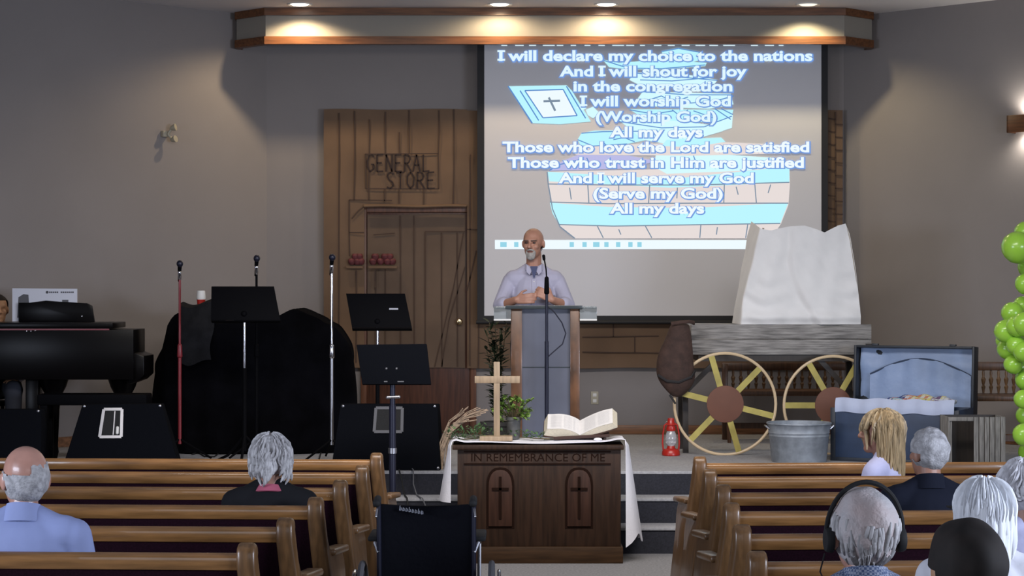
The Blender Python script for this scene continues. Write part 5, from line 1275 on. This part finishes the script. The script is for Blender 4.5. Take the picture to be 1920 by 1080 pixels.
SEAT_TOP = 1.236
def seated(label, xpix, ytop, Y, topmat, hs=1.0, yaw=0, pitch=0, bodyyaw=0, wide=1.0, skin='skin', collar=None, lean=0.0, ch=1.0, lower='trousers', base=0.0, slim=1.0):
    ztop = pz(ytop, Y)-base; s = ztop/(SEAT_TOP+0.115*(hs-1))
    hx = 0.0
    root_loc = (px(xpix, Y), Y-0.02, base)
    B = MB(); S = MB(); T = MB(); I = 0.013
    hc = (0.0, 0.02+lean, 1.121)
    H = HeadFrame(hc, hs, yaw, pitch)
    wd = wide
    def both(mbs, fn, p, q, a, b_=None):
        for mb, inf in mbs: mb.cap(p, q, a+inf, (a if b_ is None else b_)+inf)
    for mb, inf in ((B, 0), (S, I)):
        mb.ell((0, 0.0, 0.56), (0.165*wd+inf, 0.125+inf, 0.12+inf)); mb.ell((0, lean*0.3, 0.70), (0.155*wd+inf, 0.120+inf, 0.17+inf)); mb.ell((0, lean*0.6, 0.845), (0.165*wd+inf, 0.112+inf, 0.135+inf))
        mb.cap((-0.145*wd, -0.005+lean*0.7, 0.905), (0.145*wd, -0.005+lean*0.7, 0.905), 0.062+inf)
        for sg in (-1, 1):
            mb.cap((sg*0.13*wd, -0.01+lean*0.7, 0.915), (sg*0.03, -0.005+lean*0.85, 0.985), 0.050+inf*0.8, 0.040+inf*0.6)
            mb.cap((sg*0.185*wd, lean*0.6, 0.895), (sg*0.225*wd, 0.06, 0.64), 0.056+inf, 0.046+inf)
            mb.cap((sg*0.225*wd, 0.06, 0.64), (sg*0.13, 0.28, 0.60), 0.045+inf, 0.033+inf)
    B.cap((0, -0.005+lean*0.85, 0.94), (0, 0.01+lean, 1.08), 0.060, 0.056)
    add_head(B, H)
    for sg in (-1, 1):
        add_hand(B, (sg*0.125, 0.30, 0.60), (-sg*0.25, 1, -0.15), (-sg, 0, 0.1), (0, 0.1, 1), 1.0, 0.35)
    for mb, inf in ((B, 0), (T, I)):
        mb.ell((0, 0.02, 0.53), (0.165*wd+inf, 0.13+inf, 0.095+inf))
        for sg in (-1, 1):
            mb.cap((sg*0.095, 0.03, 0.525), (sg*0.11, 0.43, 0.515), 0.082+inf, 0.062+inf); mb.cap((sg*0.11, 0.43, 0.51), (sg*0.11, 0.46, 0.11), 0.056+inf, 0.040+inf)
            if inf == 0: mb.cap((sg*0.11, 0.44, 0.05), (sg*0.115, 0.62, 0.036), 0.042, 0.034)
    body = B.build('person', M[skin], None, remesh=0.0075, sm=4, smooth=180)
    body.location = root_loc; body.rotation_euler = (0, 0, R(bodyyaw)); body.scale = (s, s, s)
    tag(body, label, 'person')
    S.build('top', M[topmat], body, remesh=0.010, sm=6, smooth=180)
    T.build('trousers', M[lower], body, remesh=0.012, sm=5, smooth=180)
    sh = MB()
    for sg in (-1, 1): sh.cap((sg*0.11, 0.43, 0.052), (sg*0.118, 0.63, 0.042), 0.050, 0.042)
    sh.build('shoes', M['leather'], body, remesh=0.012, sm=4, smooth=180)
    if collar:
        c = MB(); c.grid(lambda u, v: ((0.064+0.022*(1-v))*math.cos(2*math.pi*u), -0.002+lean*0.9+(0.066+0.024*(1-v))*math.sin(2*math.pi*u), 0.945+0.072*v*ch+0.018*math.sin(2*math.pi*u-math.pi)*1), 32, 4, cu=True)
        c.build('collar', M[collar], body, solid=0.008, smooth=80)
    return body, H
PY = {}
# bald man in the pale blue shirt
b_, H = seated('bald man with grey fringe in a pale blue shirt, seated on the piano side', 47, 836, 8.50, 'blueshirt', 1.16, 26, 6, 0, 1.12, 'skin2', 'blueshirt')
hair_cap(H, lambda p: p.y < 0.035 and p.z > -0.085 and p.z < 0.030+0.035*(p.x > 0)-0.25*max(0, p.y) + 0.004*nz(p, 60) and not (abs(p.x) > 0.068 and -0.035 < p.y and p.z < 0.005), (0, -0.008, 0.012), (0.0805, 0.0985, 0.100), 0.0018, 140, 1).build('grey_fringe', M['croppedhair'], b_, solid=0.003, smooth=80)
# grey haired woman in black
b_, H = seated('person with wavy silver grey hair and black jacket in the piano side pews', 507, 818, 10.28, 'blackjacket', 1.0, 8, 4, 0, 1.0, 'skin', 'pink', ch=0.45)
b1 = hair_cap(H, lambda p: p.y < 0.05 or p.z > 0.06, (0, -0.012, 0.022), (0.098, 0.112, 0.108), 0.008, 55, 2)
b1.build('hair', M['greyhair'], b_, solid=0.006, smooth=80)
hl = scalp_locks(H, 190, 6, (0, -0.012, 0.022), (0.096, 0.110, 0.104), R(-5), 0.085, 0.014, 0.010).build('hair_locks', M['greyhair'], b_, smooth=80)
# blonde woman in profile
b_, H = seated('person with long blonde hair looking left, pale blouse, front right pews', 1655, 772, 11.92, 'lilacblouse', 1.08, 18, 0, 58, 0.80, 'skin', None)
hair_cap(H, lambda p: (p.y < 0.030 or p.z > 0.065) and p.z > -0.06, (0, -0.016, 0.026), (0.092, 0.110, 0.102), 0.003, 40, 3).build('hair', M['blondhair'], b_, solid=0.006, smooth=80)
scalp_locks(H, 380, 12, (0, -0.016, 0.024), (0.088, 0.106, 0.098), R(-8), 0.26, 0.010, 0.0115, 0.22).build('hair_locks', M['blondhair'], b_, smooth=80)
# grey man in dark jacket
b_, H = seated('person with short cropped grey hair and dark navy jacket on the wagon side', 1741, 806, 10.12, 'navyjacket', 1.05, 24, 4, 0, 1.02, 'skin', 'navyjacket')
hair_cap(H, lambda p: (p.y < 0.03+0.1*max(0, p.z-0.03) or p.z > 0.085) and p.z > -0.07-0.0*p.x and not (abs(p.x) > 0.070 and -0.045 < p.y and p.z < 0.012), (0, -0.008, 0.024), (0.086, 0.104, 0.102), 0.003, 110, 4).build('hair', M['croppedhair'], b_, solid=0.006, smooth=80)
# curly silver hair at the right edge
b_, H = seated('person with curly silver hair and lilac top at the right edge', 1926, 866, 8.28, 'lilacblouse', 1.0, 0, 2, 0, 1.0, 'skin', None)
hair_cap(H, lambda p: (p.y < 0.055 or p.z > 0.06) and p.z > -0.085, (0, -0.010, 0.020), (0.108, 0.118, 0.112), 0.010, 62, 5).build('hair', M['silverhair'], b_, solid=0.006, smooth=80)
scalp_locks(H, 230, 31, (0, -0.010, 0.018), (0.104, 0.114, 0.106), R(-14), 0.02, 0.020, 0.010).build('hair_locks', M['silverhair'], b_, smooth=80)
# white straight bob
b_, H = seated('person with smooth white bobbed hair, glasses and white blouse', 1843, 902, 7.42, 'whiteblouse', 1.0, 10, 0, 0, 0.98, 'skin', None)
hair_cap(H, lambda p: (p.y < 0.045 or p.z > 0.06) and p.z > -0.075, (0, -0.014, 0.022), (0.098, 0.112, 0.106), 0.002, 30, 6).build('hair', M['whitehair'], b_, solid=0.006, smooth=80)
scalp_locks(H, 260, 14, (0, -0.014, 0.020), (0.094, 0.109, 0.102), R(-4), 0.13, 0.004, 0.0105, 0.22).build('hair_locks', M['whitehair'], b_, smooth=80)
g = MB(); H.cap(g, (-0.092, 0.11, 0.014), (-0.100, 0.02, 0.016), 0.004, 0.006); H.cap(g, (0.092, 0.11, 0.014), (0.100, 0.02, 0.016), 0.004, 0.006); H.cap(g, (-0.09, 0.11, 0.014), (0.09, 0.11, 0.014), 0.003); g.build('glasses', M['rubber'], b_)
# man with headphones
b_, H = seated('man with thinning grey hair wearing black headphones and a blue check shirt', 1620, 917, 6.50, 'plaid', 1.20, 4, 8, 0, 1.05, 'skin2', 'plaid')
hair_cap(H, lambda p: (p.y < 0.03 or p.z > 0.085) and p.z > -0.085 and not (abs(p.x) > 0.070 and -0.040 < p.y and p.z < 0.012), (0, -0.009, 0.020), (0.0835, 0.1025, 0.103), 0.004, 75, 7).build('hair', M['thinhair'], b_, solid=0.005, smooth=80)
rr = random.Random(40); lk = MB()
for i in range(150):
    az = rr.uniform(-2.0, 2.0); z0 = rr.uniform(-0.055, 0.062); d = Vector((math.sin(az), -math.cos(az), 0)); pts = []
    if abs(math.sin(az)) > 0.9 and z0 < 0.03: continue
    sw = rr.uniform(-0.4, 0.5)
    for k_ in range(4):
        z = z0-0.014*k_; a2 = az+sw*0.12*k_
        cz = math.sqrt(max(0.02, 1-((z-0.02)/0.105)**2)); pts.append(Vector((math.sin(a2)*0.085*cz, -0.009-math.cos(a2)*0.105*cz, z)))
    lock(lk, H, pts, 0.0055)
lk.build('hair_locks', M['greyhair'], b_, smooth=80)
hp = MB()
hp2 = MB().tube([(0.099*math.cos(a), -0.004, 0.006+0.131*math.sin(a)) for a in [math.pi*k_/24 for k_ in range(25)]], 0.0065, 8, flat=0.8); hp.add(hp2.v, hp2.f, H.M)
ho = hp.build('headphones', M['rubber'], b_)
for sg in (-1, 1):
    c = MB().cyl((sg*0.083, -0.012, -0.012), (sg*0.104, -0.012, -0.012), 0.034, 0.030, 20); cc = MB().add(c.v, c.f, H.M); cc.build('ear_cup', M['rubber'], ho, bevel=0.005)
c = MB().tube([(-0.105, -0.02, -0.045), (-0.118, -0.03, -0.09), (-0.100, -0.05, -0.13), (-0.135, -0.05, -0.115), (-0.175, -0.06, -0.15), (-0.185, -0.06, -0.20)], 0.0022, 5); cc = MB().add(c.v, c.f, H.M); cc.build('headphone_cord', M['rubber'], ho)
# dark haired person, closest to the camera
b_, H = seated('person with short dark brown hair at the bottom right, nearest of all', 1812, 981, 5.62, 'navyjacket', 1.10, 8, 4, 0, 1.0, 'skin3', None)
hair_cap(H, lambda p: (p.y < 0.035 or p.z > 0.075) and p.z > -0.08 and not (abs(p.x) > 0.072 and -0.035 < p.y and p.z < 0.010), (0, -0.010, 0.024), (0.090, 0.108, 0.106), 0.003, 60, 8).build('hair', M['darkhair'], b_, solid=0.006, smooth=80)
# pianist at the left edge, behind the piano
b_, H = seated('person seated behind the piano, cut off by the left edge', -4, 553, 17.1, 'shirt', 1.0, 10, 0, -165, 0.9, 'skin3', None, base=ST)
hair_cap(H, lambda p: (p.y < 0.0 or p.z > 0.075) and p.z > -0.05, (0, -0.010, 0.026), (0.084, 0.102, 0.096), 0.003, 70, 9).build('hair', M['darkhair'], b_, solid=0.005, smooth=80)
st = thing('piano_stool', 'round stool under the pianist at the left edge', 'stool', (px(-8, 17.1), 17.08, ST)); MB().lathe([(0, 0.40), (0.15, 0.40), (0.16, 0.42), (0.15, 0.435), (0, 0.435)], n=24).build('seat', M['black'], st)
for k_ in range(4):
    a = R(45+90*k_); MB().cyl((0.11*math.cos(a), 0.11*math.sin(a), 0.41), (0.15*math.cos(a), 0.15*math.sin(a), 0.0), 0.014).build('leg', M['black'], st)

# speaker standing behind the lectern (built facing +y, turned to face the pews)
Ysp = 16.62; B = MB(); S = MB(); T = MB(); I = 0.014
hs = 1.05; H = HeadFrame((0.005, 0.055, 1.712), hs, -17, -4, 0)
def tw(p, q, a, b=None, sleeve=False):
    B.cap(p, q, a, b)
    S.cap(p, q, a+I, (a if b is None else b)+I)
for mb, inf in ((B, 0), (S, I)):
    mb.ell((0, 0.0, 0.99), (0.165+inf, 0.12+inf, 0.13+inf)); mb.ell((0, 0.025, 1.13), (0.150+inf, 0.132+inf, 0.17+inf)); mb.ell((0, 0.012, 1.30), (0.160+inf, 0.125+inf, 0.19+inf))
    mb.cap((-0.155, 0, 1.425), (0.155, 0, 1.425), 0.068+inf)
    for sg in (-1, 1):
        mb.cap((sg*0.14, 0, 1.44), (sg*0.03, 0.01, 1.525), 0.050+inf*0.7, 0.042+inf*0.3)
        mb.cap((sg*0.188, 0.0, 1.415), (sg*0.268, 0.085, 1.225), 0.050+inf, 0.042+inf*1.2)
for sg in (-1, 1):
    B.cap((sg*0.262, 0.085, 1.222), (sg*0.262*0.97, 0.10, 1.212), 0.044); B.cap((sg*0.262, 0.095, 1.218), (sg*0.138, 0.275, 1.268), 0.044, 0.029)
    S.cap((sg*0.268, 0.085, 1.222), (sg*0.235, 0.135, 1.235), 0.058, 0.056)
add_hand(B, (0.138, 0.278, 1.268), (-0.85, 0.40, 0.10), (0.2, 0.4, 1.0), (0.3, 1.0, 0.1), 1.02, 0.55)
add_hand(B, (-0.138, 0.280, 1.274), (0.72, 0.30, 0.42), (0.0, 0.1, 1.0), (-0.3, 1.0, 0.0), 1.02, 0.75)
B.cap((0, 0.012, 1.46), (0, 0.035, 1.645), 0.062, 0.060)
add_head(B, H, 1.02)
for mb, inf in ((B, 0), (T, I)):
    mb.ell((0, 0, 0.96), (0.165+inf, 0.12+inf, 0.11+inf))
    for sg in (-1, 1):
        mb.cap((sg*0.09, 0, 0.92), (sg*0.105, 0.01, 0.50), 0.088+inf, 0.060+inf); mb.cap((sg*0.105, 0.01, 0.50), (sg*0.11, -0.01, 0.10), 0.056+inf, 0.040+inf)
        if inf == 0: mb.cap((sg*0.11, -0.03, 0.045), (sg*0.125, 0.16, 0.036), 0.042, 0.034)
man = B.build('person', M['skin'], None, remesh=0.0062, sm=3, smooth=180)
man.location = (px(1001, Ysp), Ysp, ST); man.rotation_euler = (0, 0, R(180))
tag(man, 'bald bearded man in a lavender short-sleeved shirt speaking at the lectern', 'person')
so = S.build('shirt', M['shirt'], man, remesh=0.007, sm=3, smooth=180)
T.build('trousers', M['trousers'], man, remesh=0.012, sm=4, smooth=180)
sh = MB()
for sg in (-1, 1): sh.cap((sg*0.11, -0.035, 0.05), (sg*0.127, 0.17, 0.042), 0.050, 0.042)
sh.build('shoes', M['leather'], man, remesh=0.012, sm=4, smooth=180)
c = MB()
c.grid(lambda u, v: ((0.066+0.010*(1-v))*math.cos(2*math.pi*u), 0.024+(0.068+0.018*(1-v))*math.sin(2*math.pi*u), 1.515+0.040*v-0.045*max(0, math.sin(2*math.pi*u))**2*(1-v*0.4)), 36, 4, cu=True)
c.build('collar', M['shirt'], so, solid=0.008, smooth=80)
for sg in (-1, 1):
    m = MB(); m.add([(sg*0.010, 0.112, 1.505), (sg*0.056, 0.090, 1.540), (sg*0.060, 0.112, 1.488), (sg*0.036, 0.132, 1.462)], [(0,1,2,3)]); m.build('collar_point', M['shirt'], so, solid=0.006)
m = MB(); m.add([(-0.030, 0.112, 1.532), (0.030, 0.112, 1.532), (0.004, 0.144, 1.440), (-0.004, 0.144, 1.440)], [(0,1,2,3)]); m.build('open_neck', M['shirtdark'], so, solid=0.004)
m = MB()
def chest(z): return 0.012+(0.125+I+0.004)*math.sqrt(max(0.05, 1-((z-1.30)/0.204)**2)) if z > 1.22 else 0.025+(0.135+I+0.004)*math.sqrt(max(0.05, 1-((z-1.13)/0.184)**2))
zz = [1.43-0.03*k_ for k_ in range(14)]
for za, zb_ in zip(zz[:-1], zz[1:]): m.bar((0, chest(za), za), (0, chest(zb_), zb_), 0.034, 0.004, up=(0, 1, 0))
m.build('button_placket', M['shirt'], so, smooth=80)
for k_ in range(4):
    z = 1.41-0.085*k_; MB().ell((0, chest(z)+0.004, z), (0.0055, 0.003, 0.0055), nu=8, nv=6).build('button', M['white'], so)
m = MB(); m.box(-0.125, -0.055, 0, 0.004, 1.26, 1.345); m.v = [(a, chest(c_)-0.010-0.20*abs(a)*abs(a)*2+b, c_) for a, b, c_ in m.v]; m.build('breast_pocket', M['shirt'], so)
m = MB(); m.box(-0.100, -0.080, chest(1.33)-0.010, chest(1.33)-0.003, 1.325, 1.335).build('chest_logo', M['shirtdark'], so)
# face
for sg in (-1, 1):
    e = MB(); H.ell(e, (sg*0.031, 0.0815, 0.010), (0.0125, 0.0075, 0.0058)); e.build('eye', M['eye'], man)
    e = MB(); H.cap(e, (sg*0.014, 0.094, 0.026), (sg*0.048, 0.083, 0.028), 0.0055, 0.004); e.build('eyebrow', M['brow'], man)
e = MB(); H.cap(e, (-0.016, 0.0955, -0.053), (0.016, 0.0955, -0.053), 0.005); e.build('mouth', M['lip'], man)
e = MB(); H.ell(e, (0, 0.074, -0.088), (0.036, 0.028, 0.034)); H.ell(e, (0.028, 0.074, -0.066), (0.012, 0.014, 0.024)); H.ell(e, (-0.028, 0.074, -0.066), (0.012, 0.014, 0.024)); H.cap(e, (-0.024, 0.088, -0.046), (0, 0.097, -0.040), 0.007, 0.008); H.cap(e, (0.024, 0.088, -0.046), (0, 0.097, -0.040), 0.007, 0.008)
e.build('beard', M['beard'], man, remesh=0.004, sm=2, smooth=180)
hair_cap(H, lambda p: p.y < 0.0 and -0.07 < p.z < 0.02 and not (abs(p.x) > 0.068 and -0.035 < p.y), (0, -0.008, 0.012), (0.0785, 0.0975, 0.099), 0.001, 120, 1).build('grey_fringe', M['croppedhair'], man, solid=0.002, smooth=80)
w = MB().tube([(-0.158+0.0*k_, 0.240+0.034*math.cos(2*math.pi*k_/20)*0.7, 1.265+0.036*math.sin(2*math.pi*k_/20)) for k_ in range(20)], 0.005, 6, closed=True); w.build('wristwatch', M['steel'], man)
